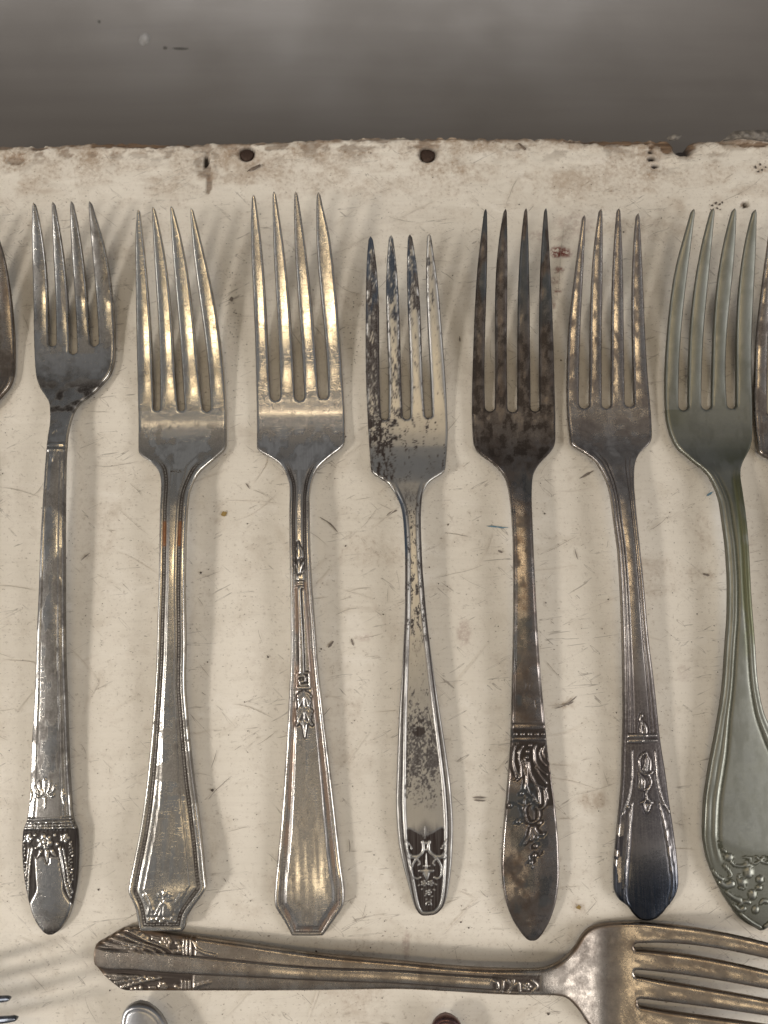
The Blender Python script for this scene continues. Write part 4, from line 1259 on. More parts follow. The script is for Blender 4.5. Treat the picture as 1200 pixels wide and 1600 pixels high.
# ---------------------------------------------------------------- 5: dark fork with bluebell sprays
def relief_e(F):
    M = Motif(F, 740, 1050, 3.635)
    M.st([(236, 420), (226, 460), (224, 510), (236, 560), (262, 592)], 6, 10, .42); M.st([(226, 520), (238, 570), (240, 600)], 6, 4, .3)
    M.st([(278, 420), (262, 450), (256, 490), (268, 540), (268, 590), (246, 610)], 7, 5, .42); M.st([(262, 440), (250, 460)], 6, 4, .3)
    M.st([(286, 490), (300, 540), (302, 600), (294, 660)], 5, 11, .44); M.st([(272, 500), (286, 540), (292, 580)], 5, 6, .34)
    M.st([(312, 510), (318, 560), (340, 620), (380, 650), (412, 660)], 9, 8, .46); M.st([(330, 590), (352, 640), (372, 690), (374, 745)], 7, 10, .42)
    M.st([(300, 650), (318, 690), (345, 715), (362, 748)], 10, 8, .42); M.st([(330, 690), (342, 712), (336, 735)], 6, 5, .34)
    M.st([(352, 418), (342, 450), (346, 500), (370, 545), (416, 582)], 9, 8, .46); M.st([(384, 430), (374, 460), (384, 500), (410, 530)], 6, 8, .4)
    M.st([(402, 420), (392, 450), (400, 486)], 6, 7, .4); M.st([(350, 540), (380, 590), (412, 630)], 6, 8, .4); M.st([(398, 660), (416, 690), (420, 720)], 8, 5, .4)
    M.st([(402, 680), (408, 730), (396, 765), (370, 778), (352, 764)], 7, 6, .42)
    M.bl(320, 415, 12, 12, .44); M.bl(306, 450, 13, 13, .46); M.bl(302, 483, 11, 11, .42); M.bl(274, 688, 13, 13, .44); M.bl(208, 757, 12, 14, .36)
    M.st([(288, 722), (287, 745), (284, 770)], 6, 16, .42); M.st([(286, 770), (266, 750), (252, 744)], 10, 5, .36); M.st([(286, 770), (306, 752), (322, 746)], 10, 5, .36); M.st([(284, 765), (288, 790)], 14, 8, .4)
    M.st([(288, 795), (296, 830), (322, 856), (352, 846), (370, 815), (368, 785)], 6, 6, .40)
    M.bl(254, 850, 15, 12, .40); M.st([(262, 838), (284, 840)], 6, 4, .34); M.bl(372, 856, 16, 11, .4, .7)
    M.st([(330, 882), (322, 920), (300, 955), (288, 974)], 12, 9, .42); M.st([(340, 882), (352, 905), (372, 922), (394, 920)], 12, 8, .42); M.st([(332, 890), (336, 930), (326, 950)], 14, 10, .40); M.st([(345, 905), (360, 935), (352, 945)], 10, 8, .38)
    M.bl(350, 986, 14, 14, .44); M.bl(344, 1040, 13, 13, .42); M.bl(326, 1080, 13, 13, .42); M.bl(372, 1030, 8, 12, .25); M.bl(330, 1104, 9, 8, .25)
    Q = Motif(F, 740, 1050, 3.635)
    for k, xx in enumerate((235, 276, 318, 358, 396)): Q.bl(xx, 352, 15, 12, .42)
    a0, a1 = F.s(1160.5), F.s(1131.5)
    mono = Motif(F, 740, 1050, 3.635); mono.st([(290, 45), (302, 80), (294, 100), (306, 60), (326, 72), (316, 96)], 4, 4, .1); mono.st([(330, 60), (318, 82), (330, 92)], 4, 3, .1); mono.st([(285, 185), (300, 195), (290, 205)], 4, 4, .08); mono.st([(345, 160), (352, 200), (340, 210)], 4, 4, .08)
    f0, f1 = F.s(1352), a0

    def f(x, y, d, al, u, p, hw):
        z = np.zeros_like(x); tr = np.zeros_like(x); pt = np.zeros(x.shape, int)
        k = (y - a0) / (a1 - a0)
        bars = ridge(k, .15, .13, .34) + ridge(k, .82, .16, .3)
        bd = Q.h(x, y)
        inc = between(k, -.02, 1.0, .02)
        z += (bars + bd - .12) * inc; tr = np.maximum(tr, inc * np.clip(1 - 3.4 * (bars + bd), 0, 1))
        tr = np.maximum(tr, .9 * np.exp(-((k - 1.02) / .04) ** 2))
        z += groove(d, .55, .12, .12) * (y > a1) * (1 - sstep(F.s(800), F.s(770), y))
        h = M.h(x, y)
        near = np.zeros_like(x)
        for dx, dy in ((.45, 0), (-.45, 0), (0, .45), (0, -.45), (.8, .3), (-.8, -.3)): near = np.maximum(near, M.h(x + dx, y + dy))
        fld = np.clip(near * 5, 0, 1) * between(y, f0, f1, .2)
        topf = between(y, F.s(1262), f1, .8)
        fld = np.maximum(fld, topf * (x > -2.9 + .25 * (f1 - y)) * sstep(.3, .6, d))
        z += h - .20 * fld - mono.h(x, y)
        tr = np.maximum(tr, fld * np.clip(1 - 3.0 * h, 0, 1)); tr = np.maximum(tr, 2 * mono.h(x, y))
        F.cl = np.clip(4 * np.maximum(h, (bars + bd) * inc), 0, 1) * .75
        pt[(fld > .5)] = 2; pt[(k > -.02) & (k < 1.02)] = 4
        return z, tr, pt
    return f


def patina_e(F, X, Y, p, u, gi, d):
    n = fbm(X * .35, Y * .25, 51, 5)
    s = np.zeros_like(X)
    if gi == 0:
        bowl = sstep(F.s(760), F.s(715), Y)
        t = bowl * (.63 + .20 * sstep(.35, .6, fbm(X * .6, Y * .4, 56, 5)) - .22 * sstep(.52, .66, fbm(X * .55, Y * .4, 52, 5))) + (1 - bowl) * .55 * sstep(.42, .66, n)
        t = np.maximum(t, .7 * (1 - bowl) * between(Y, F.s(1130), F.s(1060), 5) * sstep(.3, .55, n))
        t = np.maximum(t, .5 * (1 - sstep(F.s(1400), F.s(1330), Y)) * sstep(.4, .6, fbm(X * .25, Y * .25, 54, 4)))
        sc = np.exp(-((d - .5) / .2) ** 2) * bowl * sstep(.48, .56, fbm(X * 1.2, Y * 1.2, 55, 3)); t = t * (1 - .7 * sc)
        t = t * (1 - F.cl); s = .5 * sstep(.52, .66, fbm(X * .3 + 6, Y * .2, 53, 4)) * (1 - bowl)
    else:
        t = .63 + .20 * sstep(.35, .6, fbm(X * .6, Y * .4, 56, 5)) - .22 * sstep(.52, .66, fbm(X * .55, Y * .4, 52, 5))
        s = .55 * sstep(.48, .6, fbm(X * .4, Y * .12 + gi * 4, 57, 3)) * sstep(F.s(560), F.s(430), Y)
    return t, s


LE = [(1471, 829), (1470, 826), (1464, 819), (1454, 811.5), (1441, 803), (1425, 796), (1408, 790.5), (1385, 786.5), (1355, 784.5), (1325, 785.5), (1270, 790), (1215, 795), (1160, 799), (1105, 800.5), (1055, 801.5), (1000, 803), (940, 803.5), (860, 803), (800, 800), (764, 795.5), (748, 791), (738, 785.5), (730, 779), (722, 770), (714, 759), (707, 749.5), (700, 744), (692, 741), (680, 739.5), (633, 738), (529, 740.5), (425, 745.5), (362, 752.5)]
RE = [(1471, 835), (1470, 838), (1464, 845), (1454, 852), (1435, 861.5), (1402, 871), (1366, 874.5), (1325, 873.5), (1270, 869), (1215, 862), (1160, 855), (1105, 850), (1055, 845.5), (980, 840.5), (900, 836.5), (820, 833), (775, 831.5), (755, 832), (743, 833.5), (734, 837), (726, 842), (718, 849), (710, 857), (702, 863.5), (695, 867), (685, 868.5), (654, 868.5), (600, 867), (550, 866), (446, 862), (362, 857.5)]
E_ROWS = [(642, [738.5, 758.5, 773.5, 794, 809, 830, 844, 868]), (571, [738, 757.5, 774, 792.5, 809, 829, 843, 866]), (467, [742.5, 760, 775, 793, 810, 828, 844, 862.5]), (383, [750, 762, 778, 793.5, 813.5, 826.5, 846, 858.5])]
SP.append(dict(name='fork', label="almost black tarnished fork with bluebell sprays raised on its rounded handle end", end=1471, neck=738,
               z=zrows(327, 490, 642, 690, 738, 820, 1471, ztip=15), left=LE, right=RE, tine_rows=E_ROWS, tips=[(327, 759), (327, 790), (326, 822), (326, 853)], roots=(642, 643, 642), tipw=2.2,
               mat=silver("silver_blackened", (.28, .255, .24), (.15, .115, .095), (.034, .027, .023), (.42, .66), (.58, .72), .55, .30, .34, tint=(.06, .075, .085), seed=5, brush=.06),
               relief=relief_e, patina=patina_e, crown=.40, rim=.2, edge_r=.55))


# ---------------------------------------------------------------- 6: ribbed fork with blue end
def relief_f(F):
    M = Motif(F, 920, 1050, 3.9)
    M.st([(350, 495), (352, 540), (342, 590)], 5, 22, .34); M.st([(348, 500), (370, 545), (366, 590)], 4, 14, .3); M.st([(344, 520), (340, 560), (336, 596)], 4, 4, .46)
    M.st([(300, 615), (312, 660), (312, 700)], 5, 20, .34); M.st([(302, 620), (334, 665), (330, 700)], 4, 12, .3)
    M.st([(345, 490), (318, 505), (304, 545), (308, 590), (334, 618), (366, 622), (384, 610)], 6, 5, .42)
    M.st([(334, 618), (368, 640), (376, 672), (362, 704), (336, 716)], 6, 5, .42); M.st([(362, 704), (346, 740), (350, 770)], 5, 6, .4)
    M.st([(350, 770), (334, 790), (350, 850), (372, 795), (350, 770)], 6, 6, .38); M.bl(351, 812, 13, 18, .34); M.st([(330, 790), (312, 796)], 5, 4, .34); M.st([(370, 790), (388, 796)], 5, 4, .34)
    M.st([(316, 262), (306, 285), (318, 310), (336, 340), (330, 385)], 5, 6, .3); M.st([(318, 300), (312, 350), (324, 392)], 5, 14, .28); M.st([(330, 310), (346, 350), (340, 390)], 5, 12, .28); M.bl(317, 265, 12, 12, .32); M.st([(325, 390), (324, 420)], 6, 5, .28)
    S = Motif(F, 920, 1050, 3.9)
    S.st([(262, 480), (262, 640), (250, 740), (232, 800), (212, 850), (204, 868)], 6, 8, .34); S.bl(236, 822, 14, 16, .4); S.bl(208, 858, 12, 10, .36)
    S.st([(402, 480), (412, 620), (430, 720), (452, 790), (476, 830), (490, 856)], 6, 8, .34); S.bl(458, 806, 14, 14, .4); S.bl(486, 842, 12, 10, .36)
    S.st([(262, 800), (250, 950), (236, 1150), (222, 1330), (246, 1430)], 7, 7, .34); S.st([(430, 800), (462, 950), (496, 1150), (512, 1300), (492, 1420)], 7, 7, .34)
    S.st([(246, 850), (232, 1000), (218, 1150), (208, 1320)], 4, 4, .2); S.st([(450, 860), (484, 1000), (516, 1160), (530, 1300)], 4, 4, .2)
    r0, r1 = F.s(1171), F.s(1157)

    def f(x, y, d, al, u, p, hw):
        z = np.zeros_like(x); tr = np.zeros_like(x); pt = np.zeros(x.shape, int)
        up = sstep(r1, r1 + .4, y) * (1 - sstep(F.s(735), F.s(700), y))
        q = x / hw
        g = groove(q, -.72, .05, .24) + groove(q, -.50, .05, .24) + groove(q, .46, .05, .24) + groove(q, .66, .05, .22)
        z += up * (g + .22 * (1 - sstep(.40, .5, abs(q))) + .10 * np.exp(-((abs(q) - .6) / .06) ** 2)); tr = np.maximum(tr, -g * up * 3.4)
        k = (y - r0) / (r1 - r0)
        bars = (ridge(k, .22, .22, .36) + ridge(k, .78, .22, .36)) * (abs(q) < .82)
        z += bars; tr = np.maximum(tr, between(k, -.1, 1.1, .05) * .9 * np.clip(1 - 4 * bars, 0, 1) * (abs(q) < .82))
        s = S.h(x, y); lo = (y < r0)
        z += s * lo; tr = np.maximum(tr, lo * .0)
        for dx in (.42, -.42):
            sh = S.h(x + dx, y) * lo; tr = np.maximum(tr, 2.2 * np.clip(sh - s * 1.0, 0, .4)); z -= .25 * np.clip(sh - s, 0, .4)
        h = M.h(x, y)
        fld = dil(M.h, x, y, .45) * (1 - between(y, r0, r1, .1))
        z += h - .14 * fld; tr = np.maximum(tr, .85 * fld * np.clip(1 - 3.2 * h, 0, 1))
        F.cl = np.clip(4 * np.maximum(np.maximum(h, bars), s * lo), 0, 1) * .75
        pt[h > .03] = 2; pt[(bars > .03)] = 4; pt[(s > .05) & lo & (pt == 0)] = 5
        return z, tr, pt
    return f


def patina_f(F, X, Y, p, u, gi, d):
    n = fbm(X * .4, Y * .3, 61, 5); s = np.zeros_like(X)
    if gi == 0:
        t = .35 * sstep(.4, .62, n)
        bowl = sstep(F.s(760), F.s(700), Y)
        t = np.maximum(t, .55 * bowl * sstep(.38, .6, fbm(X * .3, Y * .5, 63, 4)) * sstep(F.s(645), F.s(668), Y))
        t = np.maximum(t, .72 * (1 - sstep(F.s(1150), F.s(900), Y)))
        t = np.maximum(t, .85 * (1 - sstep(F.s(1330), F.s(1200), Y)) * sstep(.25, .5, n + .1)); lowr = 1 - sstep(F.s(1410), F.s(1280), Y)
        s = np.maximum(.96 * lowr, .30 * (1 - sstep(F.s(1330), F.s(1150), Y)))
        t = np.maximum(t * (1 - lowr), .25 * lowr * sstep(.45, .6, n))
        ch = sstep(.50, .53, fbm(X * .5, Y * .35, 66, 3)) * (u < -.80) * between(Y, F.s(1400), F.s(1300), 2)
        t = np.maximum(t, .9 * (u < -.80) * between(Y, F.s(1405), F.s(1310), 2)) * (1 - .9 * ch); s = s * (1 - ch * .9)
        t = t * (1 - F.cl)
    else:
        t = .55 * sstep(.40, .66, fbm(X * 1.1 + Y * .30, Y * .42 - X * .3 + gi * 3, 64, 5))
    return t, s


LF_ = [(1440, 1009), (1437, 999), (1432, 993.5), (1427, 989), (1417, 982), (1410, 972), (1406, 967.5), (1398, 963.5), (1388, 961), (1358, 961), (1319, 964), (1268, 969), (1217, 973), (1165, 974.5), (1114, 975.5), (1056, 975), (1000, 974), (920, 971), (860, 967), (808, 960), (785, 957), (768, 954), (752, 949.5), (740, 944), (729, 938), (720, 932), (712, 922), (705, 912), (699, 900), (694, 893.5), (688, 892), (675, 890.5), (655, 888), (612, 886), (529, 887.5), (446, 896), (375, 905)]
RF_ = [(1440, 1015), (1437, 1025), (1432, 1032), (1426, 1038), (1419, 1043), (1413, 1048), (1405, 1054), (1397, 1058), (1381, 1061.5), (1345, 1059.5), (1294, 1053), (1255, 1047), (1209, 1041), (1158, 1033), (1101, 1027), (1056, 1022), (1000, 1015), (920, 1008), (860, 1002), (808, 996.5), (775, 993.5), (755, 992), (740, 992), (727, 993), (717, 995.5), (708, 1000), (700, 1008), (693, 1015.5), (687, 1019), (679, 1020), (654, 1019), (571, 1012), (467, 1007), (375, 1002.5)]
F_ROWS = [(637, [887, 906, 921.5, 942, 955.5, 978, 992, 1018]), (571, [886, 906, 921.5, 941, 955.5, 976.5, 989.5, 1012]), (467, [894, 910, 924, 942, 956.5, 975, 988, 1007]), (383, [903.5, 914, 928, 942.5, 959.5, 973, 990, 1002.5])]
SP.append(dict(name='fork', label="ribbed fork with ivy leaves above a dark blue spade-shaped handle end", end=1440, neck=728,
               z=zrows(327, 480, 637, 685, 728, 815, 1440, ztip=14.5), left=LF_, right=RF_, tine_rows=F_ROWS, tips=[(337, 913), (327, 939), (326, 967), (334, 997)], roots=(637, 637, 635), tipw=2.8,
               mat=silver("silver_rosy_tarnish", (.46, .425, .395), (.23, .205, .192), (.034, .027, .028), (.42, .66), (.60, .72), .5, .27, .36, tint=(.028, .038, .056), seed=6, brush=.25),
               relief=relief_f, patina=patina_f, crown=.5, rim=.35))


# ---------------------------------------------------------------- 7: grey-green fork with lily end
def relief_g(F):
    M = Motif(F, 1060, 1000, 3.478)
    M.bl(380, 1262, 26, 34, .55); M.bl(345, 1315, 27, 24, .5); M.bl(442, 1300, 24, 22, .5); M.bl(438, 1345, 20, 16, .45); M.bl(402, 1382, 25, 30, .55); M.bl(418, 1465, 22, 24, .5)
    M.st([(330, 1345), (352, 1350), (362, 1330)], 7, 5, .35); M.st([(368, 1230), (382, 1218), (396, 1232)], 7, 6, .4); M.st([(330, 1275), (324, 1300), (330, 1330)], 6, 5, .32)
    M.st([(230, 1320), (258, 1335), (288, 1325)], 14, 22, .45); M.st([(262, 1370), (300, 1400), (330, 1412)], 8, 18, .42); M.st([(300, 1440), (335, 1468), (355, 1460)], 8, 16, .40); M.st([(340, 1490), (390, 1530), (440, 1560)], 10, 14, .36)
    M.st([(190, 1255), (214, 1285), (240, 1300)], 8, 10, .35); M.st([(250, 1225), (272, 1250), (286, 1275), (276, 1290)], 10, 8, .36)
    M.st([(224, 1100), (232, 1130), (258, 1150)], 10, 7, .34); M.bl(274, 1180, 28, 22, .42); M.st([(285, 1205), (310, 1226), (346, 1228), (372, 1206), (374, 1180), (358, 1180)], 7, 6, .38)
    M.st([(465, 1175), (440, 1200), (410, 1215), (392, 1196), (394, 1180)], 6, 6, .36); M.st([(330, 1440), (360, 1420), (385, 1425)], 8, 12, .34); M.st([(445, 1430), (460, 1415), (480, 1420)], 8, 14, .34)
    i0 = len(M.it)
    for it in list(M.it[11:20]):
        if it[0] == 's':
            q = it[1].copy(); q[:, 0] *= -1; M.it.append(('s', q, *it[2:]))
    lo = F.s(1345)

    def f(x, y, d, al, u, p, hw):
        z = np.zeros_like(x); tr = np.zeros_like(x); pt = np.zeros(x.shape, int)
        on = (1 - sstep(F.s(790), F.s(735), y)) * sstep(F.s(1375), F.s(1345), y)
        wide = sstep(4, 11, hw)
        d0 = 1.25 + .65 * wide; d1 = 2.1 + 1.5 * wide
        z += on * (groove(d, d0, .2, .16) + groove(d, d1, .45, .30) + .20 * np.exp(-((d - (d0 + d1) / 2) / .5) ** 2))
        tr = np.maximum(tr, on * (.55 * np.exp(-((d - d0) / .25) ** 2) + .75 * np.exp(-((d - d1 - .1) / .5) ** 2)))
        h = M.h(x, y)
        fld = 1 - sstep(lo - 1.5, lo + 1, y - .03 * x * x)
        z += h - .12 * fld
        tr = np.maximum(tr, fld * np.clip(.42 - 1.6 * h, 0, 1) + .5 * np.clip(dil(M.h, x, y, .25) * .9 - 3 * h, 0, .8))
        pt[(h > .03)] = 2
        return z, tr, pt
    return f


def patina_g(F, X, Y, p, u, gi, d):
    n = fbm(X * .25, Y * .15, 71, 4)
    t = .22 * sstep(.45, .7, fbm(X * .5, Y * .2, 72, 5)); s = np.zeros_like(X)
    if gi == 0:
        s = .75 * sstep(.30, .6, n) * between(Y, F.s(1050), F.s(720), 8) * sstep(-.5, .5, u)
        s = np.maximum(s, .45 * sstep(F.s(700), F.s(650), Y) * sstep(-.4, -.8, u))
    return t, s


LG = [(1455, 1188), (1451, 1182), (1443, 1166), (1432, 1154), (1417, 1143), (1400, 1132), (1380, 1122), (1360, 1113), (1339, 1106), (1302, 1100.5), (1259, 1102), (1201, 1110), (1138, 1122), (1072, 1132), (1006, 1136.5), (960, 1139.5), (920, 1140), (860, 1137), (812, 1131), (785, 1127), (768, 1122), (754, 1116), (742, 1109), (732, 1100), (722, 1087), (711, 1074), (700, 1061), (688, 1053.5), (672, 1047), (658, 1043.5), (640, 1041), (592, 1039.5), (508, 1044.5), (425, 1054.5), (362, 1071)]
RG = [(1455, 1194), (1451, 1201), (1443, 1214), (1417, 1238), (1380, 1257), (1339, 1269), (1302, 1271), (1259, 1262), (1201, 1241), (1144, 1209), (1109, 1194), (1058, 1185), (1006, 1181.5), (950, 1177), (920, 1175), (860, 1172), (812, 1168), (775, 1163), (755, 1160), (744, 1158.5), (735, 1158.5), (726, 1160.5), (716, 1165), (706, 1170.5), (696, 1174.5), (685, 1176.5), (672, 1177), (645, 1177), (562, 1175.5), (457, 1179), (405, 1181.5), (362, 1183)]
G_ROWS = [(640, [1041, 1062, 1077, 1098, 1113, 1139, 1152, 1177]), (571, [1040, 1062, 1077, 1098, 1113, 1135, 1150, 1175.5]), (467, [1048.5, 1071, 1083, 1105, 1120, 1142, 1156, 1178]), (383, [1066, 1080, 1097, 1113, 1129.5, 1149.5, 1162, 1182.5])]
SP.append(dict(name='fork', label="dull grey-green fork with a wide handle and lily flowers at its pointed end", end=1455, neck=738,
               z=zrows(327, 480, 640, 690, 738, 830, 1455, ztip=15, zarch=7.2), left=LG, right=RG, tine_rows=G_ROWS, tips=[(327, 1084), (326, 1114.5), (326, 1148), (328, 1180)], roots=(640, 639, 638), tipw=3.2,
               mat=silver("nickel_grey_green", (.262, .265, .236), (.215, .217, .185), (.045, .045, .028), (.40, .72), (.70, .80), .3, .44, .52, tint=(.10, .105, .048), seed=7, brush=.12),
               relief=relief_g, patina=patina_g, crown=.22, rim=.3))


# ---------------------------------------------------------------- 8: the sideways fork at the bottom
def relief_h(F):
    M = Motif(F, 120, 1400, 2.4)
    R = Motif(F, 0, 1420, 4)
    # fan of rays at the end, above and below the middle band
    for k in range(5):
        R.st([(604 + 46 * k - (6 if k else 0), 228 - 26 * k), (700 + 52 * k, 238 - 12 * k), (840 + 55 * k, 258 - 2 * k), (900 + 46 * k, 276)], 14, 6, .60)
    for k in range(4):
        R.st([(640 + 40 * k, 412 + 26 * k), (740 + 46 * k, 414 + 14 * k), (860 + 50 * k, 416 + 4 * k)], 12, 5, .58)
    M.flower(334, 172, 26, 6, .38); M.flower(322, 340, 20, 6, .38)
    for a, b in ((228, 132), (244, 146), (262, 156), (378, 176), (388, 190), (384, 205), (366, 205), (214, 126)): M.bl(a, b, 10, 13, .36)
    for a, b in ((222, 348), (240, 346), (372, 340), (384, 348), (206, 352)): M.bl(a, b, 9, 9, .36)
    for k in range(3): M.st([(282, 152 + 9 * k), (310, 158 + 9 * k)], 3.5, 3.5, .3)
    for k in range(2): M.st([(272, 340 + 8 * k), (296, 340 + 8 * k)], 3.5, 3.5, .3)
    for a in (402, 414, 428): M.st([(a, 160), (a - 2, 190), (a, 222)], 5, 5, .40)
    for a in (396, 410, 422): M.st([(a, 318), (a, 335), (a, 356)], 5, 5, .40)
    M.st([(436, 168), (450, 195), (480, 212), (520, 222)], 5, 9, .36); M.st([(440, 340), (470, 330), (500, 322)], 8, 4, .3)
    T = Motif(F, 600, 1400, 2)
    T.st([(340, 262), (352, 268), (356, 285), (346, 298)], 5, 5, .3); T.st([(372, 264), (368, 296)], 5, 5, .3); T.st([(384, 262), (398, 280), (388, 300)], 6, 5, .3); T.st([(404, 262), (400, 282), (420, 270), (424, 296)], 5, 5, .3); T.flower(445, 282, 15, 5, .3); T.st([(462, 262), (478, 280), (464, 298)], 5, 5, .3); T.bl(356, 280, 5, 5, .3)
    e1 = F.s(304)

    def f(x, y, d, al, u, p, hw):
        z = np.zeros_like(x); tr = np.zeros_like(x); pt = np.zeros(x.shape, int)
        q = x / hw
        bw = 2.15 - .9 * sstep(10, 60, y) + 0.0
        # the raised middle band, running the whole handle
        sl = sstep(F.s(860), F.s(800), y)
        sl = 1 - sstep(F.s(770), F.s(800), y)
        cb = .0
        band = 1 - sstep(bw - .12, bw + .12, abs(x - cb))
        z += sl * (.42 * band + .10 * band * (1 - ((x - cb) / bw) ** 2)); tr = np.maximum(tr, sl * .95 * np.exp(-((abs(x - cb) - bw - .22) / .26) ** 2))
        h = np.maximum(M.h(x, y), R.h(x, y)) * (1 - band); h2 = T.h(x, y)
        fld = (1 - sstep(e1 - .3, e1 + .3, y)) * (1 - band)
        z += h - .22 * fld; tr = np.maximum(tr, fld * np.clip(1.0 - 2.7 * h, 0, 1))
        z += h2; orn2 = between(y, F.s(768), F.s(845), .5) * (abs(x) < 1.9)
        tr = np.maximum(tr, .8 * orn2 * np.clip(1 - 3.2 * h2, 0, 1)); z -= .12 * orn2
        pt[(fld > .5)] = 2; pt[(band > .5) & (sl > .5)] = 5; pt[orn2 > .5] = 4
        return z, tr, pt
    return f


def patina_h(F, X, Y, p, u, gi, d):
    n = fbm(X * .25, Y * .3, 81, 5); s = np.zeros_like(X)
    if gi == 0:
        t = .32 * sstep(.42, .62, n)
        t = np.maximum(t, .7 * between(Y, F.s(860), F.s(978), 3) * (.48 + .26 * sstep(.26, .60, fbm(X * .6, Y * .5, 83, 5))))
        t = np.maximum(t, .6 * (1 - sstep(F.s(150), F.s(180), Y)))
        s = .55 * (1 - sstep(.3, 1.1, d)) * sstep(.35, .55, fbm(X * .2, Y * .1, 85, 3))
    else:
        t = .42 * sstep(.36, .66, fbm(X * 1.1, Y * .30 + gi * 6, 84, 5)); s = .5 * sstep(.6, .9, abs(u))
    return t, s


LH = [(146, 1490), (147, 1482), (150, 1476), (160, 1470), (173, 1462), (187, 1454), (197, 1450.5), (212, 1451), (240, 1456), (291, 1464), (370, 1475), (495, 1493), (616, 1504), (700, 1512), (780, 1516.5), (830, 1517), (852, 1515), (870, 1508), (884, 1499), (893, 1490), (901, 1480), (908, 1468), (915, 1458), (926, 1450), (942, 1445.5), (960, 1443.5), (985, 1443), (1050, 1446), (1125, 1457), (1200, 1474), (1300, 1504)]
RH = [(146, 1500), (147, 1507), (150, 1511), (166, 1529), (180, 1541), (191, 1548), (200, 1549.5), (287, 1549.5), (380, 1549.5), (495, 1549), (616, 1547), (700, 1550.5), (775, 1555), (835, 1557), (862, 1557), (880, 1559), (890, 1564), (899, 1573), (907, 1583), (915, 1596), (922, 1606), (932, 1614), (948, 1618), (985, 1620), (1060, 1622), (1200, 1632), (1300, 1640)]
H_ROWS = [(995, [1443, 1476, 1486, 1517.5, 1527.5, 1562, 1573, 1620]), (1080, [1450, 1478, 1493, 1526, 1540, 1572, 1585, 1623]), (1200, [1474, 1499, 1519, 1548, 1564, 1589, 1604, 1632]), (1300, [1504, 1522, 1543, 1563, 1582, 1602, 1619, 1642])]
SP.append(dict(name='fork', label="fork lying sideways along the bottom with a sunray and flower fan on its left end", axis='x', dir=1, end=146, neck=862,
               z=[(1385, 17), (1200, 9.5), (1080, 5.6), (995, 3.4), (950, 2.7), (880, 5.6), (800, 7.2), (690, 7.2), (480, 5.8), (300, 4.0), (200, 2.9), (146, 2.4)],
               left=LH, right=RH, tine_rows=H_ROWS, tips=[(1375, 1530), (1382, 1568), (1382, 1606), (1376, 1644)], roots=(992, 992, 997), tipw=3.0,
               mat=silver("silver_brown_film", (.53, .475, .41), (.27, .23, .195), (.045, .035, .030), (.40, .66), (.62, .74), .45, .28, .38, tint=(.14, .085, .045), seed=8, brush=.22),
               relief=relief_h, patina=patina_h, crown=.3, round_end=50, rim=.5))


# ---------------------------------------------------------------- cut off by the edges of the picture
def patina_x(F, X, Y, p, u, gi, d):
    return .7 * sstep(.38, .6, fbm(X * .3, Y * .25 + gi, 91, 4)), np.zeros_like(X)


def relief_plain(F):
    def f(x, y, d, al, u, p, hw):
        g = groove(d, 1.2, .2, .18)
        return g, -g * 4, np.zeros(x.shape, int)
    return f


SP.append(dict(SP[0], name='fork', label="dark brown fork cut off by the left edge, only its bowl's rim in view", shift=(18, -157), patina=patina_x, relief=relief_plain,
               mat=silver("silver_dark_brown", (.30, .27, .24), (.16, .13, .11), (.035, .028, .022), (.42, .62), (.58, .72), .5, .32, .42, seed=9)))
SP.append(dict(SP[5], name='fork', label="fork cut off by the right edge, only its brownish bowl's left side in view", shift=(12, 294), patina=patina_x, relief=relief_plain,
               z=zrows(327, 480, 637, 685, 728, 815, 1440, ztip=14.5),
               mat=silver("silver_brown_grey", (.46, .42, .38), (.27, .235, .21), (.045, .035, .03), (.42, .66), (.60, .72), .5, .28, .38, seed=10)))
# tine tips entering at the lower left: a fork lying sideways, its tips towards the right
KL = [(-880, 1580), (-878, 1570), (-860, 1556), (-800, 1556), (-500, 1566), (-280, 1566), (-255, 1558), (-235, 1538), (-200, 1530), (-120, 1530), (-60, 1528)]
KR = [(-880, 1584), (-878, 1594), (-860, 1608), (-800, 1608), (-500, 1602), (-280, 1602), (-255, 1612), (-235, 1636), (-200, 1644), (-120, 1644), (-60, 1640)]
SP.append(dict(name='fork', label="sideways fork at the lower left corner, two bluish tine tips in view", axis='x', dir=1, end=-880, neck=-290,
               z=[(24, 16.5), (-90, 9.5), (-190, 3.3), (-230, 2.6), (-285, 7.5), (-360, 9.5), (-600, 6), (-880, 2.2)], left=KL, right=KR,
               tine_rows=[(-190, [1530, 1548, 1560, 1578, 1590, 1612, 1624, 1644]), (-90, [1528, 1545, 1560, 1577, 1592, 1612, 1625, 1642])],
               tips=[(-24, 1529), (15, 1561), (26, 1592), (20, 1628)], roots=(-190, -190, -190), tipw=4.5, patina=patina_x, relief=relief_plain,
               mat=silver("silver_blue_black", (.20, .215, .245), (.11, .12, .14), (.02, .024, .032), (.42, .62), (.58, .72), .5, .22, .32, seed=11)))
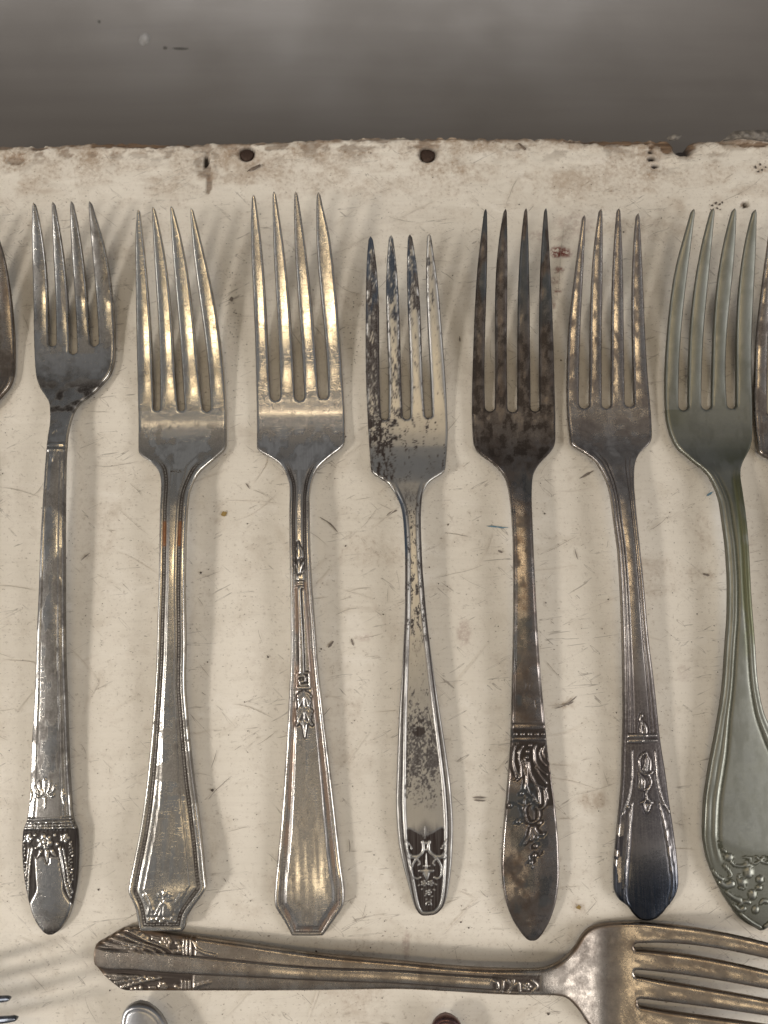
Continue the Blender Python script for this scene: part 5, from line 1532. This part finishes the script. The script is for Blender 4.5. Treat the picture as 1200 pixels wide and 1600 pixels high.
# two handle ends that rise into the bottom edge
for (cx, top, hw, lab, mat, sk) in (
        (216, 1569, 28, "pale grey rounded fork handle end cut off by the bottom edge, below the sunray fan",
         silver("silver_pale_grey", (.46, .465, .48), (.36, .365, .38), (.09, .09, .10), (.42, .70), (.6, .72), .4, .38, .42, seed=12), 26),
        (697, 1588, 24, "dark reddish fork handle tip cut off by the middle of the bottom edge",
         silver("silver_dark_red", (.20, .12, .115), (.12, .065, .065), (.035, .022, .022), (.42, .62), (.6, .72), .4, .30, .36, seed=13), 10)):
    e = top
    Lr = [(e, cx - 3), (e + 2, cx - hw * .4), (e + 7, cx - hw * .68), (e + 18, cx - hw * .92), (e + 36, cx - hw), (e + 70, cx - hw * .98), (e + 260, cx - hw * .62), (e + 540, cx - hw * .5), (e + 620, cx - hw * .5), (e + 660, cx - 40), (e + 690, cx - 62), (e + 720, cx - 64), (e + 900, cx - 60)]
    Rr = [(a, 2 * cx - b + (sk * min(1, (a - e) / 60.0) if a - e < 200 else sk)) for a, b in Lr]
    SP.append(dict(name='fork', label=lab, end=e, dir=1, neck=e + 640,
                   z=[(e, 6.0), (e + 60, 6.6), (e + 300, 9.5), (e + 560, 10.5), (e + 640, 7.0), (e + 710, 2.8), (e + 760, 3.4), (e + 920, 9), (e + 1040, 16)], left=Lr, right=Rr,
                   tine_rows=[(e + 750, [cx - 64, cx - 42, cx - 26, cx - 7, cx + 9, cx + 28, cx + 44, cx + 64 + sk]), (e + 900, [cx - 60, cx - 42, cx - 28, cx - 8, cx + 8, cx + 28, cx + 42, cx + 60 + sk])],
                   tips=[(e + 1030, cx - 48), (e + 1040, cx - 16), (e + 1040, cx + 16), (e + 1030, cx + 48 + sk)], roots=(e + 750,) * 3, patina=lambda F, X, Y, p, u, gi, d: (0.25 * sstep(.4, .6, fbm(X * .5, Y * .5, 95, 4)), np.zeros_like(X)),
                   relief=relief_plain, mat=mat, nrows=300, crown=.5))

for sp in SP:
    build_fork(dict(sp, group=GROUP))
